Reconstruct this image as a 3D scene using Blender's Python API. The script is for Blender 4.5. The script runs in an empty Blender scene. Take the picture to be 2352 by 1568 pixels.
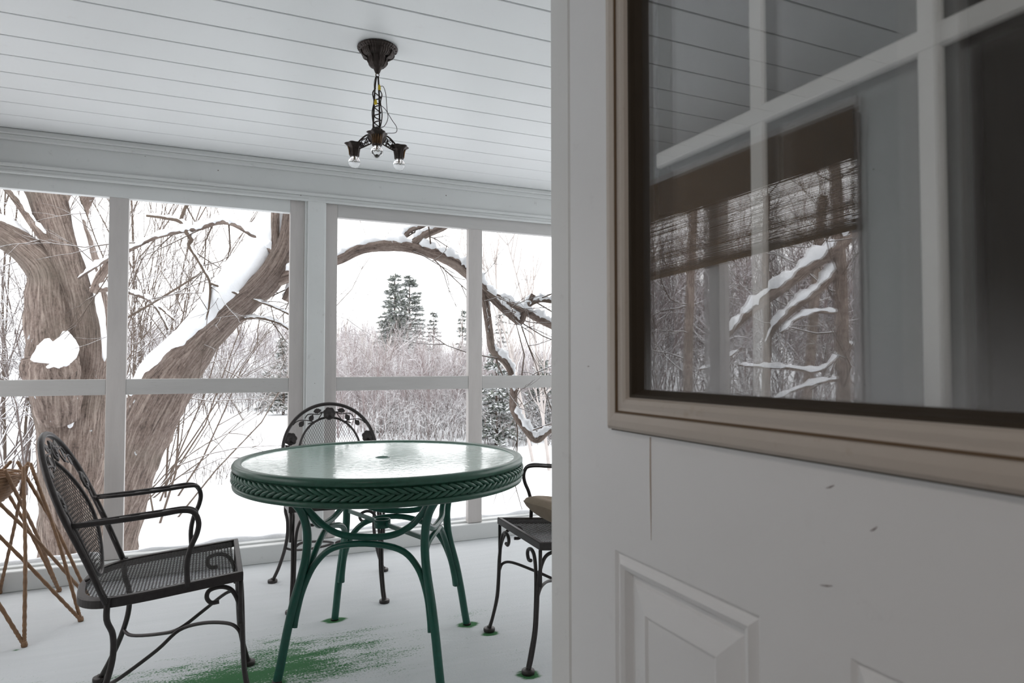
import bpy, math, random
import numpy as np
PI=math.pi
scn=bpy.context.scene
COL=scn.collection
rnd=random.Random(7)
nr=np.random.RandomState(11)

# ------------------------------------------------------------------ camera, world, exposure
EYE=1.10; FPX=1551.0; YAW=math.radians(24.075); PITCH=math.radians(1.849)
cam_d=bpy.data.cameras.new('camera'); cam=bpy.data.objects.new('camera',cam_d); COL.objects.link(cam)
cam.location=(0,0,EYE); cam.rotation_euler=(PI/2+PITCH,0,-YAW)
cam_d.sensor_width=36; cam_d.lens=36*FPX/2352; cam_d.clip_start=0.02; cam_d.clip_end=400
cam_d.dof.use_dof=True; cam_d.dof.focus_distance=3.0; cam_d.dof.aperture_fstop=9.0
scn.camera=cam
w=bpy.data.worlds.new('overcast_sky'); scn.world=w; w.use_nodes=True
wb=w.node_tree.nodes['Background']; wb.inputs['Color'].default_value=(0.99,0.993,1.0,1); wb.inputs['Strength'].default_value=1.0
scn.view_settings.view_transform='Standard'; scn.view_settings.look='None'
scn.view_settings.exposure=1.30; scn.view_settings.gamma=1.0; scn.view_settings.use_curve_mapping=False

# unseen fill light added in the camera's room to brighten the door
ll=bpy.data.lights.new('added_fill_light','AREA'); ll.shape='DISK'; ll.size=.34; ll.energy=3.8; ll.color=(1,.90,.82)
lo=bpy.data.objects.new('added_fill_light',ll); COL.objects.link(lo); lo.location=(-1.05,-.75,2.33)
# ------------------------------------------------------------------ measuring helpers (photo survey -> metres)
_f=np.array([math.sin(YAW)*math.cos(PITCH),math.cos(YAW)*math.cos(PITCH),math.sin(PITCH)])
_r=np.array([math.cos(YAW),-math.sin(YAW),0.0]); _u=np.cross(_r,_f)
def ray(px,py): return _f*FPX+_r*(px-1176)-_u*(py-784)
def far(px,py,d): return ray(px,py)/FPX*d+np.array([0,0,EYE])
def on_z(px,py,z): d=ray(px,py); return d*((z-EYE)/d[2])+np.array([0,0,EYE])

# ------------------------------------------------------------------ mesh building
class MB:
    def __init__(s): s.v=[]; s.f=[]; s.uv=[]; s.n=0; s.sm=[]
    def add(s,v,f,uv=None,smooth=True):
        v=np.asarray(v,float).reshape(-1,3)
        s.v.append(v)
        if isinstance(f,np.ndarray): f=[f]
        else:
            g={}
            for q in f: g.setdefault(len(q),[]).append(q)
            f=[np.array(x,int) for x in g.values()]
        for a in f:
            if len(a): s.f.append(a+s.n); s.sm.append(smooth)
        s.uv.append(np.zeros((len(v),2)) if uv is None else np.asarray(uv,float))
        s.n+=len(v)
    def box(s,a,b,M=None,bev=0.0):
        x0,y0,z0=a; x1,y1,z1=b
        if bev<=0:
            v=[(x0,y0,z0),(x1,y0,z0),(x1,y1,z0),(x0,y1,z0),(x0,y0,z1),(x1,y0,z1),(x1,y1,z1),(x0,y1,z1)]
            f=[(0,3,2,1),(4,5,6,7),(0,1,5,4),(1,2,6,5),(2,3,7,6),(3,0,4,7)]
            s.add(v if M is None else [M(p) for p in v],f,smooth=False); return
        import itertools
        lo=np.array(a,float); hi=np.array(b,float); v=[]; idx={}
        for sx,sy,sz in itertools.product((0,1),repeat=3):
            for ax in range(3):
                p=[(hi if q else lo)[i]-(1 if q else -1)*(bev if i!=ax else 0) for i,q in enumerate((sx,sy,sz))]
                idx[(sx,sy,sz,ax)]=len(v); v.append(p)
        f=[]
        for ax in range(3):
            o=[i for i in range(3) if i!=ax]
            for sd in (0,1):
                q=[]
                for c in ((0,0),(1,0),(1,1),(0,1)):
                    k=[0,0,0]; k[ax]=sd; k[o[0]]=c[0]; k[o[1]]=c[1]; q.append(idx[(*k,ax)])
                f.append(tuple(q) if (sd==1)!=(ax==1) else tuple(q[::-1]))
        for ax in range(3):      # edges along ax
            o=[i for i in range(3) if i!=ax]
            for c in ((0,0),(1,0),(1,1),(0,1)):
                k0=[0,0,0]; k1=[0,0,0]
                for k,e in ((k0,0),(k1,1)): k[ax]=e; k[o[0]]=c[0]; k[o[1]]=c[1]
                f.append((idx[(*k0,o[0])],idx[(*k0,o[1])],idx[(*k1,o[1])],idx[(*k1,o[0])]))
        for c in itertools.product((0,1),repeat=3): f.append(tuple(idx[(*c,a_)] for a_ in range(3)))
        s.add(v if M is None else [M(p) for p in v],f,smooth=False)
    def tube(s,P,R,n=8,closed=False,flat=None,uvs=1.0,noise=0.0,seed=0):
        P=np.asarray(P,float); k=len(P); R=np.full(k,R,float) if np.isscalar(R) else np.asarray(R,float)
        if closed: T=np.roll(P,-1,0)-np.roll(P,1,0)
        else:
            T=np.empty_like(P); T[1:-1]=P[2:]-P[:-2]; T[0]=P[1]-P[0]; T[-1]=P[-1]-P[-2]
        T/=np.linalg.norm(T,axis=1)[:,None]+1e-12
        ref=np.array([0,0,1.0]) if abs(T[0][2])<.9 else np.array([0,1.0,0])
        u=ref-T[0]*(ref@T[0]); u/=np.linalg.norm(u)
        an=np.arange(n)*2*PI/n; V=[];UV=[];L=0
        rs=np.random.RandomState(seed)
        ph=rs.rand(6)*6.28
        for i in range(k):
            u=u-T[i]*(u@T[i]); u/=np.linalg.norm(u); w_=np.cross(T[i],u)
            if i: L+=np.linalg.norm(P[i]-P[i-1])
            a=an
            rr=np.full(n,R[i])
            if noise:
                rr=rr*(1+noise*(np.sin(3*a+ph[0]+L*5)*.4+np.sin(5*a+ph[1]-L*9)*.3+np.sin(8*a+ph[2]+L*17)*.2+np.sin(2*a+ph[3]+L*23)*.25+(rs.rand(n)-.5)*.5))
            ca=np.cos(a)*rr; sa=np.sin(a)*rr
            if flat: sa=sa*flat
            V.append(P[i]+ca[:,None]*u+sa[:,None]*w_)
            UV.append(np.stack([a*max(R.max()*.8,.001)*uvs,np.full(n,L*uvs)],1))
        V=np.concatenate(V);UV=np.concatenate(UV)
        j=np.arange(n); jn=(j+1)%n; F=[]
        rng=range(k if closed else k-1)
        for i in rng:
            i2=(i+1)%k
            F.append(np.stack([i*n+j,i*n+jn,i2*n+jn,i2*n+j],1))
        fs=[np.concatenate(F)]
        if not closed: fs+= [np.arange(n)[::-1][None,:],(np.arange(n)+(k-1)*n)[None,:]]
        b=s.n
        s.v.append(V); s.uv.append(UV); s.n+=len(V)
        for a_ in fs: s.f.append(a_+b); s.sm.append(True)
    def tubes(s,P,R,n=4):
        """batch of polylines P (N,k,3) radii R (N,k)"""
        P=np.asarray(P,float); R=np.asarray(R,float); N,k,_=P.shape
        T=np.empty_like(P); T[:,1:-1]=P[:,2:]-P[:,:-2]; T[:,0]=P[:,1]-P[:,0]; T[:,-1]=P[:,-1]-P[:,-2]
        T/=np.linalg.norm(T,axis=2)[...,None]+1e-12
        D=P[:,-1]-P[:,0]; ref=np.where(np.abs(D[:,2:3])<.93*np.linalg.norm(D,axis=1)[:,None],np.array([[0,0,1.]]),np.array([[0,1.,.2]]))
        ref=ref[:,None,:]
        W=np.cross(T,ref); W/=np.linalg.norm(W,axis=2)[...,None]+1e-12; U=np.cross(W,T)
        a=np.arange(n)*2*PI/n
        V=P[:,:,None,:]+R[:,:,None,None]*(np.cos(a)[None,None,:,None]*U[:,:,None,:]+np.sin(a)[None,None,:,None]*W[:,:,None,:])
        base=np.arange(N)[:,None,None]*k*n+np.arange(k-1)[None,:,None]*n
        j=np.arange(n)[None,None,:]; jn=(j+1)%n
        F=np.stack([base+j,base+jn,base+n+jn,base+n+j],3).reshape(-1,4)[:,::-1]
        s.add(V.reshape(-1,3),F)
    def lathe(s,prof,c=(0,0,0),n=32,mod=None,caps=True):
        V=[];k=len(prof)
        for (r,z) in prof:
            for j in range(n):
                a=2*PI*j/n; rr=r*(1+(mod(a,z) if mod else 0))
                V.append((c[0]+rr*math.cos(a),c[1]+rr*math.sin(a),c[2]+z))
        F=[]
        for i in range(k-1):
            for j in range(n): F.append((i*n+j,i*n+(j+1)%n,(i+1)*n+(j+1)%n,(i+1)*n+j))
        if caps: F.append(tuple(range(n))[::-1]); F.append(tuple((k-1)*n+j for j in range(n)))
        s.add(V,F)
    def prism(s,pts,M,t):
        """outline pts (u,v) extruded -t/2..t/2, M maps (u,v,w)->xyz"""
        n=len(pts); V=[M(p[0],p[1],-t/2) for p in pts]+[M(p[0],p[1],t/2) for p in pts]
        F=[tuple(range(n))[::-1],tuple(range(n,2*n))]+[(i,(i+1)%n,n+(i+1)%n,n+i) for i in range(n)]
        s.add(V,F,smooth=False)
    def build(s,name,mat,parent=None,off=None):
        me=bpy.data.meshes.new(name)
        v=np.concatenate(s.v)
        if off is not None: v=v-np.asarray(off,float)
        me.vertices.add(len(v)); me.vertices.foreach_set('co',v.ravel())
        tot=sum(a.size for a in s.f); npol=sum(len(a) for a in s.f)
        li=np.concatenate([a.ravel() for a in s.f]); ls=np.concatenate([np.full(len(a),a.shape[1]) for a in s.f])
        st=np.concatenate([[0],np.cumsum(ls)[:-1]])
        me.loops.add(tot); me.loops.foreach_set('vertex_index',li.astype(np.int32))
        me.polygons.add(npol); me.polygons.foreach_set('loop_start',st.astype(np.int32))
        try: me.polygons.foreach_set('loop_total',ls.astype(np.int32))
        except Exception: pass
        sm=np.concatenate([np.full(len(a),m) for a,m in zip(s.f,s.sm)])
        me.update(calc_edges=True); me.polygons.foreach_set('use_smooth',sm)
        uvl=me.uv_layers.new(name='UVMap'); uv=np.concatenate(s.uv)[li]; uvl.data.foreach_set('uv',uv.ravel())
        me.validate(); me.update()
        if mat: me.materials.append(mat)
        o=bpy.data.objects.new(name,me); COL.objects.link(o)
        if parent: o.parent=parent
        return o
def spline(pts,m=6,closed=False):
    P=np.asarray(pts,float); k=len(P); out=[]
    for i in range(k if closed else k-1):
        if closed: a,b,c,d=P[(i-1)%k],P[i],P[(i+1)%k],P[(i+2)%k]
        else: b,c=P[i],P[i+1]; a=P[i-1] if i else 2*b-c; d=P[i+2] if i+2<k else 2*c-b
        for j in range(m):
            t=j/m; out.append(.5*((2*b)+(c-a)*t+(2*a-5*b+4*c-d)*t*t+(3*b-a-3*c+d)*t**3))
    if not closed: out.append(P[-1])
    return np.array(out)
def tag(o,label=None,cat=None,group=None,kind=None):
    if label: o['label']=label
    if cat: o['category']=cat
    if group: o['group']=group
    if kind: o['kind']=kind
    return o
def empty(name,loc,rz=0,**k):
    o=bpy.data.objects.new(name,None); COL.objects.link(o); o.location=[float(q) for q in loc]; o.rotation_euler=(0,0,rz)
    o.empty_display_size=.1; tag(o,**k); return o
def copy_tree(o,parent=None):
    c=o.copy(); COL.objects.link(c)
    if parent: c.parent=parent
    for ch in o.children: copy_tree(ch,c)
    return c

# ------------------------------------------------------------------ materials
class NT:
    def __init__(s,name):
        s.m=bpy.data.materials.new(name); s.m.use_nodes=True; s.t=s.m.node_tree; s.N=s.t.nodes; s.L=s.t.links
        s.b=s.N['Principled BSDF']; s.out=s.N['Material Output']
    def n(s,ty,ins=None,**at):
        x=s.N.new('ShaderNode'+ty)
        for k,v in at.items(): setattr(x,k,v)
        for k,v in (ins or {}).items():
            if hasattr(v,'bl_idname') or hasattr(v,'is_linked'): s.L.new(v if hasattr(v,'is_linked') else v.outputs[0],x.inputs[k])
            else: x.inputs[k].default_value=v
        return x
    def set(s,**k):
        for a,v in k.items():
            a=a.replace('_',' ')
            if hasattr(v,'is_linked'): s.L.new(v,s.b.inputs[a])
            else: s.b.inputs[a].default_value=v
    def coord(s,kind='Object',scale=(1,1,1),rot=(0,0,0)):
        c=s.n('TexCoord'); mp=s.n('Mapping',{'Vector':c.outputs[kind],'Scale':scale,'Rotation':rot}); return mp.outputs[0]
    def noise(s,vec,scale=5,detail=4,rough=.55,dist=0): return s.n('TexNoise',{'Vector':vec,'Scale':scale,'Detail':detail,'Roughness':rough,'Distortion':dist}).outputs['Fac']
    def ramp(s,fac,stops):
        r=s.n('ValToRGB',{'Fac':fac}); e=r.color_ramp.elements
        while len(e)<len(stops): e.new(.5)
        for x,(p,c) in zip(e,stops): x.position=p; x.color=(*c,1) if len(c)==3 else c
        return r.outputs[0]
    def bump(s,h,st=.3,d=.01,normal=None):
        i={'Height':h,'Strength':st,'Distance':d}
        if normal is not None: i['Normal']=normal
        return s.n('Bump',i).outputs[0]
    def math(s,op,a,b=None,clamp=False):
        x=s.N.new('ShaderNodeMath'); x.operation=op; x.use_clamp=clamp
        for i,v in enumerate((a,b)):
            if v is None: continue
            if hasattr(v,'is_linked'): s.L.new(v,x.inputs[i])
            else: x.inputs[i].default_value=v
        return x.outputs[0]
    def mix(s,f,a,b):
        x=s.N.new('ShaderNodeMix'); x.data_type='RGBA'
        for i,v in ((0,f),(6,a),(7,b)):
            if hasattr(v,'is_linked'): s.L.new(v,x.inputs[i])
            else: x.inputs[i].default_value=v if i==0 else (*v,1)
        return x.outputs[2]
def paint(name,col,dirt=(.30,.28,.26),amt=.5,rough=.55,sc=1.0,grain=(1,1,1),spots=True):
    t=NT(name); v=t.coord(scale=grain); n1=t.noise(v,3*sc,6,.6); n2=t.noise(v,22*sc,5,.7)
    f=t.math('MULTIPLY',t.ramp(n1,[(.45,(0,0,0)),(.75,(1,1,1))]),amt)
    c=t.mix(f,col,tuple(.8*q+.2*p for q,p in zip(col,dirt)))
    c=t.mix(t.math('MULTIPLY',t.ramp(n2,[(.62,(0,0,0)),(.80,(1,1,1))]),amt*.8),c,dirt)
    if spots:
        v2=t.coord(); vo=t.n('TexVoronoi',{'Vector':v2,'Scale':9.0,'Randomness':1.0})
        c=t.mix(t.math('MULTIPLY',t.math('LESS_THAN',vo.outputs['Distance'],.035),.8),c,(.12,.09,.07))
    t.set(Base_Color=c,Roughness=rough,Normal=t.bump(n2,.12,.004)); return t.m
def plain(name,col,rough=.5,metal=0,bscale=40,bst=.1,bd=.002,var=.15):
    t=NT(name); v=t.coord(); n=t.noise(v,bscale,4)
    t.set(Base_Color=t.mix(n,tuple(q*(1-var) for q in col),tuple(min(1,q*(1+var)) for q in col)),Roughness=rough,Metallic=metal,Normal=t.bump(n,bst,bd)); return t.m
M={}
M['white']=paint('painted_wood_white',(.70,.715,.71),rough=.5,grain=(1,1,1))
M['ceiling']=paint('painted_ceiling_boards',(.80,.815,.82),dirt=(.5,.45,.4),amt=.22,rough=.42,sc=.8,spots=False)
M['beam']=paint('painted_beam',(.66,.675,.67),dirt=(.28,.27,.25),amt=.45,rough=.5,grain=(1,1,1))
M['mauve']=paint('weathered_grey_paint',(.56,.53,.515),dirt=(.22,.20,.19),amt=.9,rough=.6,grain=(6,6,.9))
M['mauve_h']=paint('weathered_grey_paint_rail',(.52,.51,.50),dirt=(.22,.20,.19),amt=.8,rough=.6,grain=(.9,6,6))
M['door']=paint('door_white_paint',(.84,.84,.84),dirt=(.22,.2,.19),amt=.14,rough=.38,spots=False)
M['jamb']=paint('jamb_paint',(.80,.80,.785),dirt=(.2,.2,.19),amt=.35,rough=.45,spots=False)
M['lite']=paint('aged_plastic_moulding',(.55,.485,.42),dirt=(.35,.24,.13),amt=.55,rough=.4,sc=2,spots=False)
M['gasket']=plain('dark_grime_gasket',(.035,.022,.010),.7)
M['groove']=plain('rusty_groove',(.14,.085,.045),.8)
M['grille']=plain('grille_white',(.88,.90,.88),.45,var=.03)
M['iron']=plain('wrought_iron',(.040,.034,.033),.42,.35,60,.25,.001,.4)
M['green']=plain('green_enamel',(.008,.085,.060),.30,0,70,.08,.001,.25)
M['rim']=plain('green_rim',(.022,.085,.055),.33,0,60,.15,.001,.35)
M['bronze']=plain('dark_cast_bronze',(.045,.034,.030),.38,.6,120,.5,.002,.5)
M['gold']=plain('worn_gold',(.17,.09,.035),.4,.6,150,.6,.002,.6)
M['wire']=plain('brown_wire',(.05,.035,.03),.5)
M['yellow']=plain('yellow_nut',(.75,.55,.02),.45)
M['rattan']=plain('rattan',(.21,.115,.058),.55,0,60,.6,.004,.5)
M['cushion']=plain('tan_fabric',(.33,.255,.19),.95,0,14,.5,.01,.18)
M['filament']=plain('filament',(.25,.2,.15),.4,.8)
M['room']=plain('room_wall_olive',(.055,.045,.030),.8,0,4,.1,.004,.2)
M['roomfloor']=plain('room_floor_wood',(.10,.06,.035),.5,0,4,.1,.004,.2)
M['siding']=paint('outer_siding',(.5,.5,.49),amt=.5)
def m_snow(name='snow',col=(.90,.92,.95),sc=3.0,st=.5,d=.03):
    t=NT(name); v=t.coord(); n=t.noise(v,sc,6,.6); t.set(Base_Color=(*col,1),Roughness=.85,Normal=t.bump(n,st,d)); return t.m
M['snow']=m_snow(); M['snow_tree']=m_snow('snow_on_tree',(.90,.92,.95),14,.5,.02)
def m_bark():
    t=NT('furrowed_bark'); v=t.coord('UV',(34,5,1)); n=t.noise(v,1.0,9,.72,.5)
    v2=t.coord('UV',(15,2.2,1)); n2=t.noise(v2,1.0,6,.65,.9); v3=t.coord('Object'); n3=t.noise(v3,2.2,4); n5=t.noise(v3,45,5,.7)
    ridge=t.math('SUBTRACT',1.0,t.math('MULTIPLY',t.math('ABSOLUTE',t.math('SUBTRACT',n2,.5)),5.0),True)
    h=t.math('SUBTRACT',t.math('ADD',t.math('MULTIPLY',n,.8),t.math('MULTIPLY',n5,.35)),t.math('MULTIPLY',ridge,.33))
    c=t.ramp(h,[(.12,(.06,.042,.034)),(.27,(.27,.20,.168)),(.52,(.52,.42,.365))])
    c=t.mix(t.ramp(n3,[(.5,(0,0,0)),(.75,(.5,.5,.5))]),c,(.21,.19,.145))
    n4=t.noise(t.coord('Object',(1,1,.6)),9,5,.6); c=t.mix(t.ramp(n4,[(.70,(0,0,0)),(.715,(1,1,1))]),c,(.85,.87,.9))
    t.set(Base_Color=c,Roughness=.9,Normal=t.bump(h,1.0,.06)); return t.m
M['bark']=m_bark()
def m_twig(name,col,lo=.30,hi=.55,snow=(.88,.90,.93)):
    t=NT(name); g=t.n('NewGeometry'); sx=t.n('SeparateXYZ',{'Vector':g.outputs['Normal']})
    n=t.noise(t.coord(),6,3); z=t.math('ADD',sx.outputs['Z'],t.math('MULTIPLY',t.math('SUBTRACT',n,.5),.9))
    f=t.ramp(z,[(lo,(0,0,0)),(hi,(1,1,1))])
    c=t.mix(n,tuple(q*.75 for q in col),tuple(q*1.2 for q in col))
    t.set(Base_Color=t.mix(f,c,snow),Roughness=.9); return t.m
M['twig']=m_twig('twig_with_snow',(.11,.082,.065),.5,.8)
M['limb']=m_twig('limb_bark_with_snow',(.12,.09,.07),.75,.95)
M['brush']=m_twig('mauve_brush_with_snow',(.30,.24,.235),.1,.6)  # twig colour paled to carry the haze of distance
M['brush_far']=m_twig('far_hill_brush',(.28,.245,.25),.1,.5)  # far haze put into this lighter base colour
M['brush_snowy']=m_twig('snow_laden_brush',(.14,.11,.10),-.1,.35)
M['birch']=m_twig('pale_birch_bark',(.45,.41,.39),.2,.6)
M['pine']=m_twig('pine_needles',(.19,.21,.185),.3,.75)
M['pine_snow']=m_twig('snowy_spruce_needles',(.13,.145,.12),.0,.4)
def m_floor(feet):
    t=NT('green_carpet_dusted_with_snow'); g=t.n('NewGeometry'); P=g.outputs['Position']
    mp=t.n('Mapping',{'Vector':P,'Scale':(1,1,1)}).outputs[0]
    fine=t.noise(mp,120,4,.8); mid=t.noise(t.n('Mapping',{'Vector':P,'Scale':(3,12,1),'Rotation':(0,0,.10)}).outputs[0],1.6,6,.65)
    big=t.noise(mp,2.0,4,.5)
    # bare patch: elongated spot where the snow did not settle
    s=t.n('Mapping',{'Vector':P,'Location':(-.11*1.30,-2.58*2.9,0),'Scale':(1.30,2.9,0)}).outputs[0]
    dist=t.n('VectorMath',{0:s},operation='LENGTH').outputs['Value']
    e=t.math('SUBTRACT',.74,dist)
    e=t.math('MAXIMUM',e,t.math('SUBTRACT',-.12,t.math('MULTIPLY',t.math('ABSOLUTE',t.math('SUBTRACT',t.n('SeparateXYZ',{0:P}).outputs['Y'],2.82)),4)))
    e=t.math('MAXIMUM',e,t.math('SUBTRACT',-.08,t.math('MULTIPLY',dist,.22)))
    e=t.math('MAXIMUM',e,-.60)
    e=t.math('ADD',e,t.math('MULTIPLY',t.math('SUBTRACT',mid,.5),1.7)); e=t.math('ADD',e,t.math('MULTIPLY',t.math('SUBTRACT',fine,.5),2.6))
    e=t.math('ADD',e,t.math('MULTIPLY',t.math('SUBTRACT',big,.5),.8))
    for (x,y,r) in feet:
        d=t.n('VectorMath',{0:t.n('Mapping',{'Vector':P,'Location':(-x,-y*1.25,0),'Scale':(1,1.25,0)}).outputs[0]},operation='LENGTH').outputs['Value']
        q=t.math('MULTIPLY',t.math('SUBTRACT',r,d),22)
        q=t.math('ADD',q,t.math('MULTIPLY',t.math('SUBTRACT',mid,.5),2.0))
        e=t.math('MAXIMUM',e,q)
    f=t.ramp(e,[(.12,(0,0,0)),(.40,(1,1,1))])
    thin=t.ramp(t.math('ADD',e,0),[(0.0,(.66,.68,.70)),(.20,(.55,.59,.58))])
    thin=t.mix(t.ramp(t.noise(t.n('Mapping',{'Vector':P,'Scale':(1.2,16,1)}).outputs[0],1.5,4,.6),[(.3,(0,0,0)),(.75,(.5,.5,.5))]),thin,(.58,.61,.62))
    grn=t.mix(fine,(.022,.10,.032),(.055,.22,.08))
    t.set(Base_Color=t.mix(f,thin,grn),Roughness=.95,Normal=t.bump(t.math('ADD',fine,t.math('MULTIPLY',mid,1.5)),.35,.012)); return t.m
def m_tableglass():
    t=NT('pebbled_green_glass'); n=t.noise(t.coord('Object',(1,1.0,1)),38,3,.5,1.2)
    t.set(Base_Color=(.50,.70,.62,1),Roughness=.09,IOR=1.52,Transmission_Weight=.35,Normal=t.bump(n,.30,.0022)); return t.m
M['tglass']=m_tableglass()
def m_glass(name,ior=1.5,haze=False,col=(1,1,1,1)):
    """thin sheet glass: mirror reflection by Fresnel on each face, the rest passes straight through"""
    t=NT(name); g=t.n('NewGeometry')
    i_=t.math('ADD',ior,t.math('MULTIPLY',g.outputs['Backfacing'],1.0/ior-ior))
    fr_=t.n('Fresnel',{'IOR':i_}); tr=t.n('BsdfTransparent',{'Color':col}); gl=t.n('BsdfGlossy',{'Color':(1,1,1,1),'Roughness':0.0})
    base=t.n('MixShader',{0:fr_.outputs[0],1:tr.outputs[0],2:gl.outputs[0]}); t.L.new(base.outputs[0],t.out.inputs['Surface'])
    if haze:   # film of dirt on the pane, thickest along its lower edge
        v=t.coord('Object'); n=t.noise(v,3,10,.75); n2=t.noise(t.coord('Object',(1,26,2)),3,6,.7)
        z=t.n('SeparateXYZ',{0:v}).outputs['Z']      # local height above the door's foot
        low=t.math('MULTIPLY',t.math('SUBTRACT',1.09,z),6.5,True)
        low=t.math('POWER',low,1.5)
        a=t.math('MULTIPLY',low,t.math('ADD',t.math('MULTIPLY',n,.42),.08))
        a=t.math('ADD',a,t.math('ADD',t.math('MULTIPLY',t.math('MULTIPLY',n2,n),.05),.02)); a=t.math('MINIMUM',a,.30)
        d=t.n('BsdfDiffuse',{'Color':(.75,.76,.78,1)}); mx=t.n('MixShader',{0:a,1:base.outputs[0],2:d.outputs[0]})
        t.L.new(mx.outputs[0],t.out.inputs['Surface'])
    return t.m
M['pane']=m_glass('door_pane_glass',1.98,True); M['pane2']=m_glass('inner_pane_glass',1.98)
_t=NT('clear_bulb_glass'); _t.set(Base_Color=(1,1,1,1),Roughness=0.0,IOR=1.45,Transmission_Weight=1.0); M['bulb']=_t.m
M['scuff']=plain('scuff_grey',(.30,.26,.25),.7); M['rust']=plain('rust_stain',(.50,.40,.33),.7)
def m_bamboo(name,a=(.17,.105,.055),b=(.30,.20,.12)):
    t=NT(name); n=t.noise(t.coord('Object',(1,2,160)),2,4,.6); n2=t.noise(t.coord('Object',(1,18,2)),2,4)
    t.set(Base_Color=t.mix(t.math('MULTIPLY',n,n2),a,b),Roughness=.7); return t.m
M['bamboo']=m_bamboo('bamboo_slats')

# ------------------------------------------------------------------ the porch shell
YW=4.0; ZC=2.245; XL=-1.38; XR=3.0; YH=.905
TABLE=(.614,2.60)
tfeet=[(TABLE[0]+.405*math.cos(math.radians(a)),TABLE[1]+.405*math.sin(math.radians(a))) for a in (196,286,16,106)]
melt=[(x,y,.055) for x,y in tfeet]+[(1.06,2.59,.045),(1.045,2.19,.05),(.02,2.25,.0)]+[(-.667,3.176,.018),(-.485,3.41,.018),(-.483,3.687,.012),(-.35,2.19,.03)]
def st(o): o['kind']='structure'; return o
b=MB(); nx,ny=2,2
b.box((XL-.1,YH-.1,-.08),(XR+.1,YW+.12,0)); st(b.build('floor',m_floor(melt)))
# ceiling: one mesh of boards with open grooves
b=MB(); y=3.94+.183
while y>YH-.1:
    y0=max(y-.183,YH-.1); b.box((XL-.05,y0+.0035,ZC),(XR+.05,min(y,YW+.1)-.0035,ZC+.018),bev=.0018); y-=.183
b.box((XL-.1,YH-.15,ZC+.012),(XR+.1,YW+.12,ZC+.08)); st(b.build('ceiling',M['ceiling']))
# roof above keeps skylight off
b=MB(); b.box((XL-.5,YH-3.5,ZC+.09),(XR+.6,YW+.45,ZC+.2)); st(b.build('trim_1',M['siding']))
# beam with crown and bead
b=MB(); b.box((XL,3.985,2.035),(XR,YW+.12,ZC),bev=.004)
b.box((XL,3.955,ZC-.03),(XR,3.99,ZC-.001),bev=.006); b.box((XL,3.965,ZC-.055),(XR,3.99,ZC-.026),bev=.006)
st(b.build('trim_2',M['beam']))
b=MB(); b.box((XL,3.965,2.058),(XR,3.99,2.078),bev=.005); b.box((XL,3.975,2.036),(XR,3.99,2.060),bev=.004)
b.box((XL,3.967,2.026),(XR,3.99,2.040),bev=.003); st(b.build('trim_3',M['beam']))
# sill board along the bottom of the screens
b=MB(); b.box((XL,3.975,0.0),(XR,YW+.10,.098),bev=.004); b.box((XL,4.03,.095),(XR,YW+.13,.108),bev=.003); st(b.build('baseboard_back',M['beam']))
b=MB(); xx=np.linspace(XL,2.95,260)
b.tube(np.stack([xx,4.092+.006*np.sin(xx*9),.104+.004*np.sin(xx*5+1)+.003*np.sin(xx*21)],1),.021+.006*np.sin(xx*7)+.004*np.sin(xx*17)+.002*np.sin(xx*41),10,flat=.7)
snowsill=b.build('snow_ridge',M['snow_tree']); tag(snowsill,'thin ridge of snow lying along the outer sill','snow',kind='stuff')
# posts
for i,(x0,x1) in enumerate(((.499,.597),(-1.56,-1.36),(2.35,2.45))):
    b=MB(); b.box((x0,3.972,.0),(x1,YW+.11,2.05),bev=.003); b.box((x0-.014,3.988,.098),(x0,4.06,2.03),bev=.002); b.box((x1,3.988,.098),(x1+.006,4.06,2.03),bev=.002)
    st(b.build('trim_%d'%(4+i),M['white']))
# framed screens (two bays): stiles, mullion, rails
def bay(num,xs,ztop,zr0,zr1,mats):
    """xs: left stile, right stile and mullions as (x0,x1)"""
    root=st(empty('window_%d'%num,(xs[0][0],YW,.1)))
    o=(xs[0][0],YW,.1)
    for j,(x0,x1) in enumerate(xs):
        b=MB(); b.box((x0,4.0,.1),(x1,4.045,ztop if 0<j<len(xs)-1 else 2.03),bev=.002)
        for z in (.35,.62,.95,1.3,1.7): b.lathe([(.0045,0),(.0035,.0015)],(0,0,0),8) if False else None
        b.build('window_stile',mats[0],root,o)
    b=MB(); b.box((xs[0][1],4.0,ztop),(xs[-1][0],4.045,2.03),bev=.002); b.build('top_rail',mats[1],root,o)
    for j in range(len(xs)-1):
        b=MB(); b.box((xs[j][1],4.002,zr0),(xs[j+1][0],4.043,zr1),bev=.002); b.build('middle_rail',mats[2],root,o)
    return root
bay(1,[(-1.36,-1.29),(-.485,-.396),(.406,.485)],1.957,.938,1.018,(M['mauve'],M['white'],M['mauve_h']))
bay(2,[(.603,.670),(1.487,1.579),(2.27,2.35)],1.953,.940,1.020,(M['mauve'],M['mauve_h'],M['mauve_h']))
bay(3,[(2.45,2.50),(2.93,3.0)],1.953,.940,1.020,(M['mauve'],M['mauve_h'],M['mauve_h']))
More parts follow.
